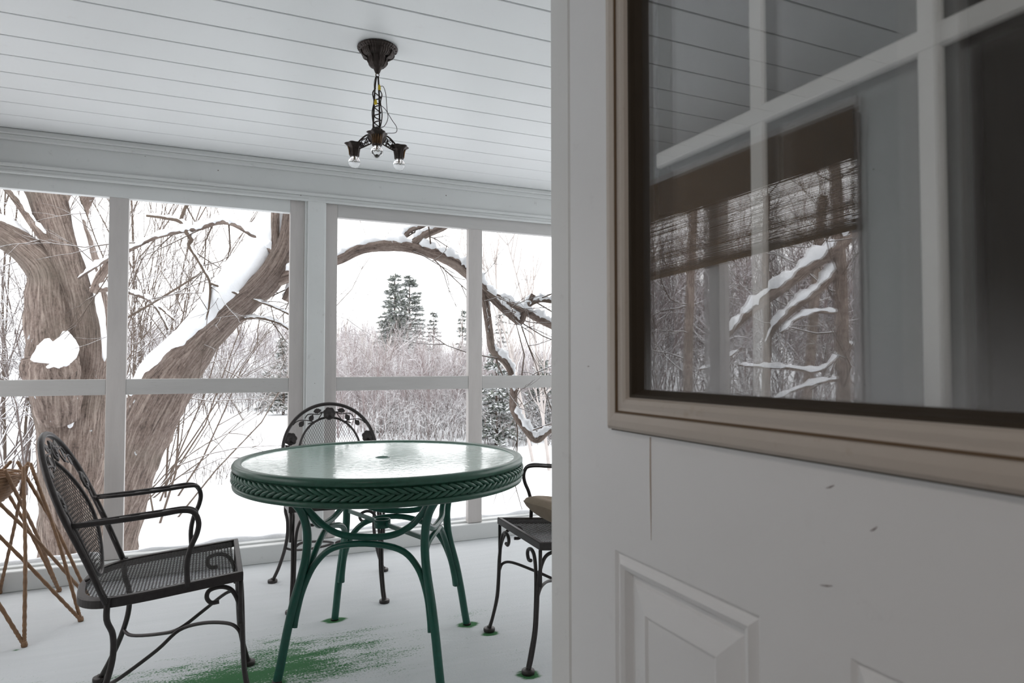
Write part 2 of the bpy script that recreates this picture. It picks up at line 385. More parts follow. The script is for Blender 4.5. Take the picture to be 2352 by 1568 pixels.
# left end wall with its shaded window (seen mirrored in the door glass)
b=MB(); t0,t1=XL-.10,XL
b.box((t0,YH,0),(t1,1.86,ZC),bev=.003)
b.box((t0,1.90,0),(t1,YW,.45)); b.box((t0,1.90,2.10),(t1,YW,ZC)); b.box((t0,3.88,.45),(t1,YW,2.10))
st(b.build('wall_left',M['beam']))
b=MB(); b.box((XL-.06,1.86,.45),(XL+.012,1.898,2.10),bev=.003); b.box((XL-.06,2.675,.45),(XL+.008,2.79,2.10),bev=.003); b.box((XL-.06,3.52,.45),(XL+.008,3.62,2.10),bev=.003); b.box((XL-.06,1.90,.42),(XL+.03,3.9,.47),bev=.003)
b.box((XL-.0,1.86,2.105),(XL+.02,3.95,2.165),bev=.003)
st(b.build('window_4',M['mauve']))
# right end wall (behind the door, open screens)
b=MB(); b.box((XR,YH,0),(XR+.1,YW,.5)); b.box((XR,YH,2.05),(XR+.1,YW,ZC)); b.box((XR,YH,.5),(XR+.1,YH+.3,2.05)); b.box((XR,2.4,.5),(XR+.1,2.5,2.05)); b.box((XR,YW-.1,.5),(XR+.1,YW+.1,2.05))
st(b.build('wall_right',M['beam']))
# house wall with the doorway
DX=.47; JL=-.30
b=MB(); b.box((-2.3,YH-.10,-.3),(JL-.02,YH,ZC+.1)); b.box((DX+.045,YH-.10,-.3),(XR+.1,YH,ZC+.1)); b.box((JL-.02,YH-.10,2.16),(DX+.05,YH,ZC+.1)); b.box((JL-.02,YH-.10,-.3),(DX+.045,YH,.06))
st(b.build('wall_house',M['siding']))
b=MB(); b.box((DX+.001,.852,.06),(DX+.045,YH+.006,2.14),bev=.003)
b.box((JL-.02,.84,.06),(JL,YH+.01,2.16)); b.box((JL-.02,.84,2.14),(DX+.05,YH+.01,2.17))
st(b.build('door_frame',M['jamb']))
# the room the camera stands in
b=MB(); b.box((-2.4,-2.4,.0),(-2.3,YH-.1,.95)); b.box((-2.4,-2.4,2.1),(-2.3,YH-.1,2.5)); b.box((-2.4,-.35,.95),(-2.3,YH-.1,2.1)); b.box((-2.4,-2.4,.95),(-2.3,-1.9,2.1)); b.box((-2.4,-2.5,.0),(2.2,-2.4,2.5)); b.box((2.1,-2.4,0),(2.2,YH-.1,2.5)); b.box((-2.3,YH-.13,.1),(JL-.05,YH-.1,2.4)); b.box((DX+.06,YH-.13,.1),(2.1,YH-.1,2.4))  # unseen opening added in its left wall so daylight brightens the door
b.box((-2.4,-2.5,2.4),(2.2,YH-.1,2.5)); st(b.build('wall_room',M['room']))
b=MB(); b.box((-2.4,-2.5,-.1),(2.2,YH-.1,.06)); st(b.build('floor_room',M['roomfloor']))

cl=empty('added_fill_lamp',(-1.05,-.75,2.4),label='round fill lamp added out of view inside the dark room',cat='lamp')
b=MB(); b.lathe([(.19,0),(.20,-.012),(.195,-.03),(.185,-.05),(.18,-.05),(.18,-.012)],(-1.05,-.75,2.4),40,caps=False); b.build('fill_lamp_rim',M['white'],cl,(-1.05,-.75,2.4))  # added fixture around the unseen fill light
# ------------------------------------------------------------------ the open door
door=st(empty('door_1',(DX,.85,.08))); O=(DX,.85,.08)
def fr(mb,y0,y1,z0,z1,prof,x=DX):
    """mitred moulding: prof = [(inset,outx)] from outer edge inwards; out towards -x"""
    V=[];n=len(prof)
    for (cy,cz) in ((0,0),(1,0),(1,1),(0,1)):
        for (ins,ox) in prof:
            V.append((x-ox,(y0+ins) if cy==0 else (y1-ins),(z0+ins) if cz==0 else (z1-ins)))
    F=[]
    for c in range(4):
        d=(c+1)%4
        for i in range(n-1): F.append((c*n+i,d*n+i,d*n+i+1,c*n+i+1))
    mb.add(V,F,smooth=False)
b=MB()
GY0,GY1,GZ0,GZ1=.125,.705,1.034,1.98     # cut-out
P1=(.487,.733); P2=(.143,.389); PZ0,PZ1=.27,.865; DY0,DY1=-.06,.846; DZ0,DZ1=.08,2.12
T=.044
def slabbox(y0,y1,z0,z1): b.box((DX,y0,z0),(DX+T,y1,z1))
slabbox(DY0,GY0,DZ0,DZ1); slabbox(GY1,DY1,DZ0,DZ1) if False else None
slabbox(GY1,DY1,PZ1,DZ1); slabbox(GY0,GY1,GZ1,DZ1); slabbox(GY0,GY1,PZ1,GZ0)
slabbox(GY0,DY1,DZ0,PZ0); slabbox(P1[1],DY1,PZ0,PZ1); slabbox(P2[1],P1[0],PZ0,PZ1); slabbox(GY0,P2[0],PZ0,PZ1)
b.build('door_slab',M['door'],door,O)
for (y0,y1) in (P1,P2):
    b=MB(); fr(b,y0,y1,PZ0,PZ1,[(0,0),(.004,-.003),(.009,-.001),(.014,.0015),(.020,-.001),(.026,-.010),(.030,-.010),(.033,-.007),(.062,-.001),(.066,-.003)])
    b.box((DX+.003,y0+.066,PZ0+.066),(DX+T-.002,y1-.066,PZ1-.066)); b.box((DX+.02,y0,PZ0),(DX+T,y1,PZ1))
    b.build('raised_panel',M['door'],door,O)
b=MB(); fr(b,.108,.735,1.018,1.995,[(0,-.001),(.0,.008),(.004,.0115),(.012,.0125),(.020,.0115),(.023,.0085),(.027,.0078),(.033,.0085),(.038,.007),(.041,.002)])
b.build('glass_moulding',M['lite'],door,O)
b=MB(); fr(b,.108,.735,1.018,1.995,[(.0215,.0112),(.0225,.0100),(.0238,.0090)]); b.build('moulding_groove',M['groove'],door,O)
b=MB(); fr(b,.105,.738,1.0155,1.998,[(0,.0),(0,.001),(.004,.0012)]); fr(b,.148,.695,1.058,1.955,[(0,.003),(.004,.002),(.006,-.004),(.010,-.012),(.010,-.03)])
b.build('glazing_gasket',M['gasket'],door,O)
b=MB(); b.box((DX+.012,.12,1.035),(DX+.015,.70,1.98)); b.build('glass_pane',M['pane'],door,O)
b=MB(); b.box((DX+.030,.12,1.035),(DX+.033,.70,1.98)); b.build('glass_pane',M['pane2'],door,O)
b=MB()
for yc in (.504,.329): b.box((DX+.019,yc-.0095,1.045),(DX+.026,yc+.0095,1.97),bev=.002)
for zc in (1.344,1.645): b.box((DX+.0185,.155,zc-.0095),(DX+.0265,.668,zc+.0095),bev=.002)
b.build('grille',M['grille'],door,O)
b=MB()
for zc in (.35,1.1,1.9):
    b.tube([(DX-.006,.849,zc-.045),(DX-.006,.849,zc+.045)],.006,10)
# hinges stay on the far side of the slab
for v in range(len(b.v)): b.v[v]=b.v[v]+np.array([.055,0,0])
b.build('hinge',M['iron'],door,O)
# scuff marks on the door face
for (px,py,s_,a_) in ((1908,1118,.004,.6),(1900,1345,.006,.3),(1352,841,.0025,0),(2008,1215,.003,1.2)):
    d=ray(px,py); p=d*(DX/d[0])+np.array([0,0,EYE]); b=MB()
    b.tube(spline([p+np.array([-.0003,-s_,s_*math.sin(a_)]),p+np.array([-.0005,0,0]),p+np.array([-.0003,s_*1.2,-s_*.8*math.sin(a_)])],3),[.0001,.0004,.0005,.0008,.0005,.0004,.0001],6,flat=.3)
    b.build('scuff_mark',M['scuff'],door,O)

b=MB(); b.tube([(DX-.0002,.656,1.014),(DX-.0003,.6562,.97),(DX-.0002,.656,.93),(DX-.0002,.6558,.895)],[.0007,.0009,.0006,.0002],6); b.build('rust_drip',M['rust'],door,O)
# ------------------------------------------------------------------ bamboo shade on the left end window
sh=empty('bamboo_shade',(XL+.03,2.9,2.12),label='brown bamboo roll shade half lowered over the end window, mirrored in the door glass',cat='window shade')
O=(XL+.03,2.9,2.12)
b=MB(); y0,y1=1.866,3.86
rs=random.Random(3)
for k in range(84):
    z=2.125-.0058*k
    g=.0056 if k<36 or k>76 else rs.choice((.0052,.0040,.0030,.0046,.0022))
    dz=lambda yy:-.075*(yy-1.9)/1.95*(k/84)
    yy=np.linspace(y0,y1,9); Pp=[(XL+.030+.002*math.sin(k*1.7+q*3),q,z+dz(q)+rs.uniform(-.0006,.0006)) for q in yy]
    b.tube(Pp,g*.5,5)
b.build('slats',M['bamboo'],sh,O)
b=MB()
for k in range(36): b.tube([(XL+.036,y0,2.118-.0058*k),(XL+.036,y1,2.118-.0058*k)],.003,5)
b.build('valance',M['bamboo'],sh,O)
b=MB(); b.tube([(XL+.032,y0,1.640),(XL+.032,y1,1.565)],.014,10); b.build('bottom_roll',M['bamboo'],sh,O)
b=MB()
for q in np.linspace(y0+.06,y1-.06,9): b.tube([(XL+.0345,q,2.11),(XL+.0345,q,1.60)],.0012,4)
b.tube([(XL+.05,y0+.12,2.1),(XL+.05,y0+.12,1.7),(XL+.052,y0+.125,1.62),(XL+.05,y0+.11,1.58)],.0012,5)
b.build('cord',M['wire'],sh,O)

# ------------------------------------------------------------------ wrought iron chairs
def seat_z(y): return .425+(y+.15)/.36*.032
def hy(z): return -.15-.43*(z-.42)
def rose(M3,R,mb):
    """domed petalled flower; M3 maps (u,v,w)"""
    n=40; rings=[(1.0,-.002),(1.0,.002),(.8,.006),(.62,.003),(.6,.007),(.35,.005),(.33,.010),(0.12,.008)]
    V=[];F=[]
    for (q,h) in rings:
        for j in range(n):
            a=2*PI*j/n; rr=R*q*(1+.14*abs(math.cos(3.5*a+q*2))-.08)
            V.append(M3(rr*math.cos(a),rr*math.sin(a),h))
    for i in range(len(rings)-1):
        for j in range(n): F.append((i*n+j,i*n+(j+1)%n,(i+1)*n+(j+1)%n,(i+1)*n+j))
    F.append(tuple((len(rings)-1)*n+j for j in range(n))); F.append(tuple(range(n))[::-1]); mb.add(V,F)
def leaf_out(L,W):
    o=[];n=9
    for i in range(n+1):
        t=i/n; o.append((t*L-L/2,W*math.sin(PI*t**.85)*(1+.10*(-1)**i)))
    for i in range(n-1,0,-1):
        t=i/n; o.append((t*L-L/2,-W*math.sin(PI*t**.85)*(1+.10*(-1)**i)))
    return o
def lattice(mb,inside,u0,u1,v0,v1,pu,pv,mp,r):
    """expanded-metal diamonds of cell pu x pv clipped by inside(u,v)"""
    segs=[]
    nu=int((u1-u0)/pu)+1; nv=int((v1-v0)/pv)+1
    for i in range(-1,nu+1):
        for j in range(-1,nv+1):
            a=(u0+i*pu,v0+j*pv); c=(a[0]+pu/2,a[1]+pv/2)
            for (p,q) in ((a,c),(c,(a[0]+pu,a[1])),((a[0],a[1]+pv),c),(c,(a[0]+pu,a[1]+pv))):
                if inside(*p) and inside(*q): segs.append((mp(*p),mp(*q)))
    if segs: mb.tubes(np.array(segs),np.full((len(segs),2),r),4)
def make_chair(label,loc,rz):
    root=empty('patio_chair',loc,rz,label=label,cat='chair',group='wrought iron chairs around the porch table'); I=M['iron']
    # seat outline: straight front, tapering rounded back
    half=[(.215,.21),(.222,.06),(.226,-.05),(.218,-.14),(.185,-.20),(.12,-.235),(.0,-.25)]
    right=spline(half[:],5); left=right[::-1][1:]*np.array([-1,1]); outl=np.concatenate([right,left])
    fl=MB()
    n=len(outl); V=[];F=[]
    cen=np.array([0,-.01])
    def ring(ins,dz):
        d=(outl-cen); L_=np.linalg.norm(d,axis=1)[:,None]; q=cen+d*(1-ins/L_); return [(a,c,seat_z(c)+dz) for a,c in q]
    rings=[ring(0,-.026),ring(-.003,-.024),ring(-.003,-.002),ring(0.0,.002),ring(.018,.002),ring(.020,-.003),ring(.018,-.006),ring(.003,-.008),ring(.002,-.026)]
    for rg in rings: V+=rg
    k=len(rings)
    for i in range(k):
        i2=(i+1)%k
        for j in range(n): F.append((i*n+j,i2*n+j,i2*n+(j+1)%n,i*n+(j+1)%n))
    fl.add(V,F,smooth=False); fl.build('seat_frame',I,root)
    def ins(u,v):
        if v>.198: return False
        if v<-.15:
            return (u/.207)**2+((v+.12)/.118)**2<1
        return abs(u)<.2135-(.0 if v<.06 else (v-.06)*.05)
    b=MB(); lattice(b,ins,-.22,.22,-.24,.20,.0125,.0195,lambda u,v:(u,v,seat_z(v)-.003),.00085); b.build('seat_mesh',I,root)
    # back hoop
    hp=[(.222,-.152,.415),(.228,hy(.54),.54),(.235,hy(.65),.65)]
    for a in (15,30,45,60,75,90): hp.append((.235*math.cos(math.radians(a)),hy(.65+.232*math.sin(math.radians(a))),.65+.232*math.sin(math.radians(a))))
    hp=hp+[(-x,y,z) for x,y,z in hp[::-1][1:]]
    b=MB(); b.tube(spline(hp,5),.0092,10); b.build('back_hoop',I,root)
    # inner oval and its mesh, bowed backwards
    def ov(a):
        x=.157*math.sin(a); c=math.cos(a); z=.632+.178*c if c>0 else .632+.190*c
        if c<0: x*= (1-.18*abs(c)**2)
        return x,z
    def py_(x,z): return hy(z)-.028*(1-(x/.16)**2)-.006
    b=MB(); P=[(lambda q:(q[0],py_(*q),q[1]))(ov(2*PI*i/48)) for i in range(48)]
    b.tube(P,.0062,8,closed=True)
    b.tube([(0,py_(0,.445),.445),(0,-.235,.425)],.005,8)
    b.build('back_panel_frame',I,root)
    def ins2(x,z):
        c=(z-.632)/(.178 if z>.632 else .190)
        if abs(c)>=1: return False
        return abs(x)<.157*math.sqrt(1-c*c)*(1-(.18*c*c if c<0 else 0))-.001
    b=MB(); lattice(b,ins2,-.16,.16,.44,.812,.0128,.0235,lambda u,v:(u,py_(u,v),v),.00095); b.build('back_mesh',I,root)
    # floral work between hoop and oval
    S=.000285
    def C(cx,cy,w=0): # crop units -> local
        x=(cx-990)*S; z=.872-(cy-150)*S; return (x,hy(z)+w,z)
    for (cx,cy,R) in ((990,290,112),(300,722,108),(1680,722,108)):
        b=MB(); rose(lambda u,v,w,cx=cx,cy=cy:(C(cx+u/S,cy-v/S,w+.001)),R*S,b); b.build('rose',I,root)
    def leaf(cx,cy,L,W,ang):
        b=MB(); ca,sa=math.cos(ang),math.sin(ang)
        b.prism(leaf_out(L*S,W*S),lambda u,v,w:C(cx+(u*ca-v*sa)/S,cy-(u*sa+v*ca)/S,w+.0015),.0022); b.build('leaf',I,root)
    for sgn in (1,-1):
        for (dx,cy,L,W,an) in ((215,238,150,46,.2),(325,362,135,46,1.1),(500,462,135,46,.9),(740,880,150,50,2.2),(765,1060,165,52,1.2),(790,1250,170,50,1.7),(770,1440,160,48,1.3),(800,1620,150,42,1.8)):
            leaf(990+sgn*dx,cy,L,W,an if sgn<0 else PI-an)
        b=MB()
        for pl in ([(112,262),(200,300),(340,292),(400,310),(440,370)],[(120,262),(170,340),(240,430),(300,432),(380,408),(520,400),(600,430),(650,480)],[(250,440),(330,450),(390,470)],
                   [(690,790),(735,870),(760,960),(770,1060),(792,1200),(785,1350),(780,1480),(800,1620),(805,1740)],[(112,262),(170,262),(215,238)]):
            b.tube(spline([C(990+sgn*q,c,.001) for q,c in pl],4),.0028,6)
        b.build('vine',I,root)
    # arms: main rod, inner rod, leaves
    for sx in (1,-1):
        b=MB(); arm=[(.231,hy(.645),.643),(.234,-.12,.650),(.236,-.02,.658),(.236,.04,.664),(.236,.072,.655),(.236,.085,.625),(.234,.080,.59),(.230,.064,.55),(.225,.055,.50),(.222,.058,.432)]
        b.tube(spline([(sx*x,y,z) for x,y,z in arm],5),.0078,10)
        inn=[(.229,hy(.645)+.012,.641),(.205,-.20,.645),(.192,-.12,.650),(.190,-.02,.658),(.194,.045,.664),(.215,.075,.658),(.234,.080,.640)]
        b.tube(spline([(sx*x,y,z) for x,y,z in inn],5),.0055,8); b.build('armrest',I,root)
        for (yy,L,W,an) in ((-.20,.05,.012,.3),(-.15,.055,.014,-.3),(-.10,.055,.014,.35),(-.05,.06,.014,-.25),(.02,.07,.021,.1)):
            b=MB(); z0=.652+(yy+.1)*.08; ca,sa=math.cos(an),math.sin(an)
            b.prism(leaf_out(L,W),lambda u,v,w:(sx*(.213+(u*sa+v*ca)),yy+(u*ca-v*sa),z0+w),.0022); b.build('arm_leaf',I,root)
    # legs
    for sx in (1,-1):
        b=MB(); P=[(.219,-.148,.43),(.222,-.150,.37),(.212,-.135,.32),(.212,-.135,.25),(.225,-.155,.17),(.250,-.190,.08),(.276,-.222,.012)]
        b.tube(spline([(sx*x,y,z) for x,y,z in P],5),.0085,10); leg=b.build('leg',I,root)
        b=MB(); b.lathe([(.0215,0),(.0225,.0005),(.0235,.003),(.0238,.010),(.0225,.0145),(.0215,.0150),(.0205,.0152),(.010,.0165),(.0095,.017),(.009,.022)],(sx*.278,-.224,0),20); b.build('foot',I,leg)
        b=MB()
        P=[(.209,.251,.012),(.204,.236,.06),(.200,.220,.14),(.199,.214,.22),(.199,.210,.30),(.197,.200,.360),(.195,.180,.400),(.195,.150,.414),(.195,.118,.408),(.195,.110,.388),(.195,.122,.370),(.195,.145,.370)]
        b.tube(spline([(sx*x,y,z) for x,y,z in P],5),.0068,10)
        P=[(.200,.253,.012),(.195,.240,.06),(.190,.222,.14),(.188,.216,.22),(.186,.213,.30),(.178,.211,.360),(.160,.209,.400),(.132,.208,.414),(.104,.208,.406),(.096,.208,.388),(.108,.208,.370),(.128,.208,.372)]
        b.tube(spline([(sx*x,y,z) for x,y,z in P],5),.0068,10)
        P=[(.207,.205,.30),(.207,.205,.430)]; b.tube([(sx*x,y,z) for x,y,z in P],.007,8)
        leg=b.build('leg',I,root)
        b=MB(); b.lathe([(.0215,0),(.0225,.0005),(.0235,.003),(.0238,.010),(.0225,.0145),(.0215,.0150),(.0205,.0152),(.010,.0165),(.0095,.017),(.009,.022)],(sx*.205,.252,0),20); b.build('foot',I,leg)
        # bowed stretcher
        b=MB(); P=[(.224,-.152,.185),(.19,-.11,.175),(.10,-.02,.20),(.010,.06,.245),(.10,.13,.285),(.165,.175,.288),(.195,.208,.245)]
        P=[(.224,-.152,.185),(.17,-.12,.178),(.07,-.03,.205),(.007,.03,.235),(.06,.10,.265),(.15,.17,.285),(.185,.20,.275),(.193,.212,.245)]
        b.tube(spline([(sx*x,y,z) for x,y,z in P],5),.0058,8); b.build('stretcher',I,root)
    return root
c1=make_chair('black wrought iron armchair left of the table, seen in profile facing right',(-.11,2.475,0),-PI/2)
def place(src,loc,rz,label):
    c=copy_tree(src); c.location=loc; c.rotation_euler=(0,0,rz); c['label']=label; return c
place(c1,(.561,3.377,0),PI-.075,'black wrought iron armchair behind the table, only its arched back showing above the tabletop')
place(c1,(1.305,2.391,0),PI/2-.043,'black wrought iron chair with a tan cushion, half hidden behind the door frame')
# cushion
cu=MB(); nu,nv=22,16
def cushion(u,v,top):
    # u along chair depth (0 front .. 1 back), v across
    x=1.190+u*.34; y=2.40+(v-.5)*.40
    e=(1-abs(2*u-1)**5)*(1-abs(2*v-1)**5); th=.050*max(e,0)**.6
    bend=.048*max(0,1-u/.5)**1.3
    tuft=sum(math.exp(-((u-a)**2+(v-c_)**2)*160) for a in (.25,.5,.75) for c_ in (.25,.5,.75))*.012
    z=.493+bend+(th-tuft*.8 if top else -th*.9)-.01
    return (x+bend*.25,y,z+.006*math.sin(u*9+v*5))
V=[cushion(i/nu,j/nv,True) for i in range(nu+1) for j in range(nv+1)]+[cushion(i/nu,j/nv,False) for i in range(nu+1) for j in range(nv+1)]
o_=(nu+1)*(nv+1); F=[]
for i in range(nu):
    for j in range(nv):
        a=i*(nv+1)+j; F.append((a,a+nv+1,a+nv+2,a+1)); F.append((o_+a,o_+a+1,o_+a+nv+2,o_+a+nv+1))
cu.add(V,F); co=cu.build('seat_cushion',M['cushion']); tag(co,'tan tufted cushion curled up on the seat of the right chair','cushion')

# ------------------------------------------------------------------ the table
TX,TY=TABLE; tb=empty('patio_table',(TX,TY,0),label='round dark green patio table with frosted glass top and bentwood style legs',cat='table'); O=(TX,TY,0)
b=MB(); b.lathe([(.022,.731),(.022,.7365),(.0225,.7372),(.512,.7372),(.516,.735),(.516,.730),(.022,.730)],(TX,TY,0),96,caps=False); b.sm=[False]*len(b.sm); b.build('glass_top',M['tglass'],tb,O)
b=MB(); b.lathe([(.508,.7385),(.512,.742),(.524,.7445),(.536,.742),(.541,.734),(.541,.724),(.537,.718),(.531,.7155),(.531,.673),(.537,.670),(.540,.663),(.538,.655),(.530,.651),(.520,.653),(.520,.716),(.508,.722),(.508,.7385)],(TX,TY,0),128,caps=False); b.build('rim',M['rim'],tb,O)
b=MB(); NB=112       # braided band: two overlapping rows of slanting strands over a thin backing
b.lathe([(.530,.672),(.532,.672),(.532,.716),(.530,.716)],(TX,TY,0),96,caps=False)
for row in (0,1):
    for i in range(NB):
        a0=2*PI*(i+.5*row)/NB; P=[]
        for q in range(7):
            t=q/6; a=a0+t*2*PI/NB*1.9; z=(.7125-.0235*t**1.2) if row==0 else (.6755+.0235*t**1.2); r=.5335+.0042*math.sin(PI*min(t*1.15,1))
            P.append((TX+r*math.cos(a),TY+r*math.sin(a),z))
        b.tube(P,[.0035,.0058,.0068,.0070,.0066,.0056,.0035],7)
b.build('braided_band',M['rim'],tb,O)
b=MB(); b.lathe([(.022,.7355),(.0275,.7355),(.0275,.7385),(.0222,.7385),(.022,.7355)],(TX,TY,0),40,caps=False); b.build('umbrella_grommet',M['green'],tb,O)
LP=[(.405,.0),(.392,.06),(.372,.16),(.348,.26),(.320,.35),(.304,.42),(.302,.50),(.322,.57),(.360,.62),(.398,.655)]
lr=lambda z: np.interp(z,[p[1] for p in LP],[p[0] for p in LP])
angs=[math.radians(a) for a in (196,286,16,106)]
for a in angs:
    b=MB(); b.tube(spline([(TX+r*math.cos(a),TY+r*math.sin(a),z) for r,z in LP],6),.0152,14); leg=b.build('leg',M['green'],tb,O)
    b=MB(); b.lathe([(.0165,0),(.0168,.006),(.0155,.009)],(TX+.405*math.cos(a),TY+.405*math.sin(a),0),16); b.build('foot_cap',M['iron'],leg,(TX,TY,0)) 
def span(a,pts):
    """pts (lateral fraction -1..1, z): point between legs a and a+90deg"""
    m=a+PI/4; n_=np.array([math.cos(m),math.sin(m)]); t_=np.array([-math.sin(m),math.cos(m)]); out=[]
    for (l,z) in pts:
        d=lr(z)*.7071-.012+(.012 if abs(l)<.12 else 0); q=n_*d+t_*l; out.append((TX+q[0],TY+q[1],z))
    return out
for a in angs:
    h=.245
    b=MB(); P=span(a,[(-.243,.175),(-.238,.22),(-.222,.30),(-.185,.385),(-.12,.442),(0,.463),(.12,.442),(.185,.385),(.222,.30),(.238,.22),(.243,.175)])
    b.tube(spline(P,5),.0115,12); b.build('lower_arch',M['green'],tb,O)
    b=MB(); P=span(a,[(-.262,.652),(-.235,.62),(-.20,.568),(-.155,.522),(-.09,.493),(0,.486),(.09,.493),(.155,.522),(.20,.568),(.235,.62),(.262,.652)])
    b.tube(spline(P,5),.0118,12); b.build('upper_arch',M['green'],tb,O)
    b=MB(); m=a; c_,s_=math.cos(m),math.sin(m)
    Mx=lambda p:(TX+p[0]*c_-p[1]*s_,TY+p[0]*s_+p[1]*c_,p[2])
    if a in (angs[1],angs[3],angs[0],angs[2]) and a in (angs[1],angs[3]): b.box((.028,-.004,.477),(.300,.004,.493),Mx); b.build('cross_brace',M['green'],tb,O)
b=MB(); b.lathe([(.026,.470),(.032,.470),(.032,.500),(.026,.500),(.026,.470)],(TX,TY,0),28,caps=False); b.build('umbrella_ring',M['green'],tb,O)

# ------------------------------------------------------------------ hanging light
LX,LY=.540,2.405
lf=empty('pendant_light',(LX,LY,ZC),label='old dark bronze three-bulb pendant light hanging from the white board ceiling',cat='light'); O=(LX,LY,ZC)
fl=lambda n,d:(lambda a,z:d*math.cos(n*a)*(1 if z<-.006 else .3))
b=MB(); b.lathe([(.050,0),(.070,-.001),(.0725,-.004),(.0715,-.008),(.066,-.012),(.060,-.014),(.0595,-.019),(.057,-.027),(.052,-.034),(.045,-.037),(.037,-.038),(.0355,-.043),(.0345,-.053),(.031,-.063),(.025,-.071),(.019,-.073),(.014,-.078),(.011,-.086),(.008,-.094)],O,160,lambda a,z:(.022*math.cos(40*a) if z<-.010 else .008*math.cos(40*a)))
for i in range(20):
    a=2*PI*i/20; b.tube([(LX+.0700*math.cos(a),LY+.0700*math.sin(a),ZC-.006),(LX+.0640*math.cos(a),LY+.0640*math.sin(a),ZC-.012)],[.0035,.0035],6)
for i in range(8):
    a=2*PI*i/8; b.tube(spline([(LX+.060*math.cos(a),LY+.060*math.sin(a),ZC-.017),(LX+.058*math.cos(a),LY+.058*math.sin(a),ZC-.026),(LX+.048*math.cos(a),LY+.048*math.sin(a),ZC-.036),(LX+.036*math.cos(a),LY+.036*math.sin(a),ZC-.044),(LX+.034*math.cos(a),LY+.034*math.sin(a),ZC-.056),(LX+.020*math.cos(a),LY+.020*math.sin(a),ZC-.073)],3),[.002]+[.0042]*5+[.0028]*5+[.0038]*4+[.002],6)
b.build('canopy',M['bronze'],lf,O)
b=MB()
for k in range(2): b.tube([(LX+.006*math.cos(t),LY,ZC-.101+.007*math.sin(t)) for t in np.linspace(0,2*PI,14)[:-1]],.0016,6,closed=True)
b.build('loop',M['gold'],lf,O)
for k,(dx,dy) in enumerate(((-.008,0),(.006,.004))):
    b=MB(); b.tube(spline([(LX+dx*.4,LY,ZC-.105),(LX+dx,LY+dy,ZC-.14),(LX+dx*1.4,LY+dy,ZC-.20),(LX+dx*1.8,LY+dy,ZC-.31)],5),.0032,7)
    b.build('suspension_rod',M['bronze'],lf,O)
b=MB()
for k in range(5):
    z=ZC-.165-.028*k; s_=(-1)**k
    b.tube(spline([(LX-.012,LY,z),(LX+.004*s_,LY+.004,z-.008),(LX+.013,LY,z-.016),(LX+.004*s_,LY-.004,z-.024),(LX-.013,LY,z-.030)],4),.0022,6)
for sx in (-1,1): b.tube(spline([(LX+sx*.006,LY,ZC-.15),(LX+sx*.017,LY,ZC-.17),(LX+sx*.012,LY,ZC-.20),(LX+sx*.018,LY,ZC-.24),(LX+sx*.014,LY,ZC-.28),(LX+sx*.006,LY,ZC-.30)],4),.002,6)
b.build('scroll_work',M['bronze'],lf,O)
b=MB(); W=M['wire']
b.tube(spline([(LX+.006,LY-.004,ZC-.145),(LX+.020,LY-.006,ZC-.142),(LX+.030,LY-.006,ZC-.17),(LX+.034,LY-.006,ZC-.22),(LX+.038,LY-.006,ZC-.255),(LX+.026,LY-.006,ZC-.285),(LX+.010,LY-.004,ZC-.295)],5),.0012,6)
b.tube(spline([(LX+.014,LY,ZC-.21),(LX+.030,LY-.004,ZC-.225),(LX+.052,LY-.008,ZC-.26),(LX+.070,LY-.008,ZC-.285),(LX+.066,LY-.008,ZC-.305),(LX+.03,LY-.004,ZC-.311)],5),.0012,6)
b.tube(spline([(LX-.004,LY,ZC-.10),(LX-.012,LY-.003,ZC-.13),(LX-.012,LY-.004,ZC-.17),(LX-.016,LY-.003,ZC-.19)],4),.0011,6)
b.build('wire',W,lf,O)
for (dx,z) in ((.006,ZC-.147),(-.007,ZC-.203)):
    b=MB(); b.lathe([(.0028,.009),(.0045,.004),(.0055,-.005),(.005,-.009)],(LX+dx,LY-.006,z),10); b.build('wire_nut',M['yellow'],lf,O)
ZB=1.836
b=MB(); b.lathe([(.006,.118),(.012,.112),(.020,.108),(.022,.100),(.030,.094),(.034,.080),(.028,.066),(.018,.056),(.010,.050),(.004,.044)],(LX,LY,ZB),32,lambda a,z:.08*math.cos(9*a)); b.build('hub',M['bronze'],lf,O)
tocam=math.atan2(-LY,-LX)
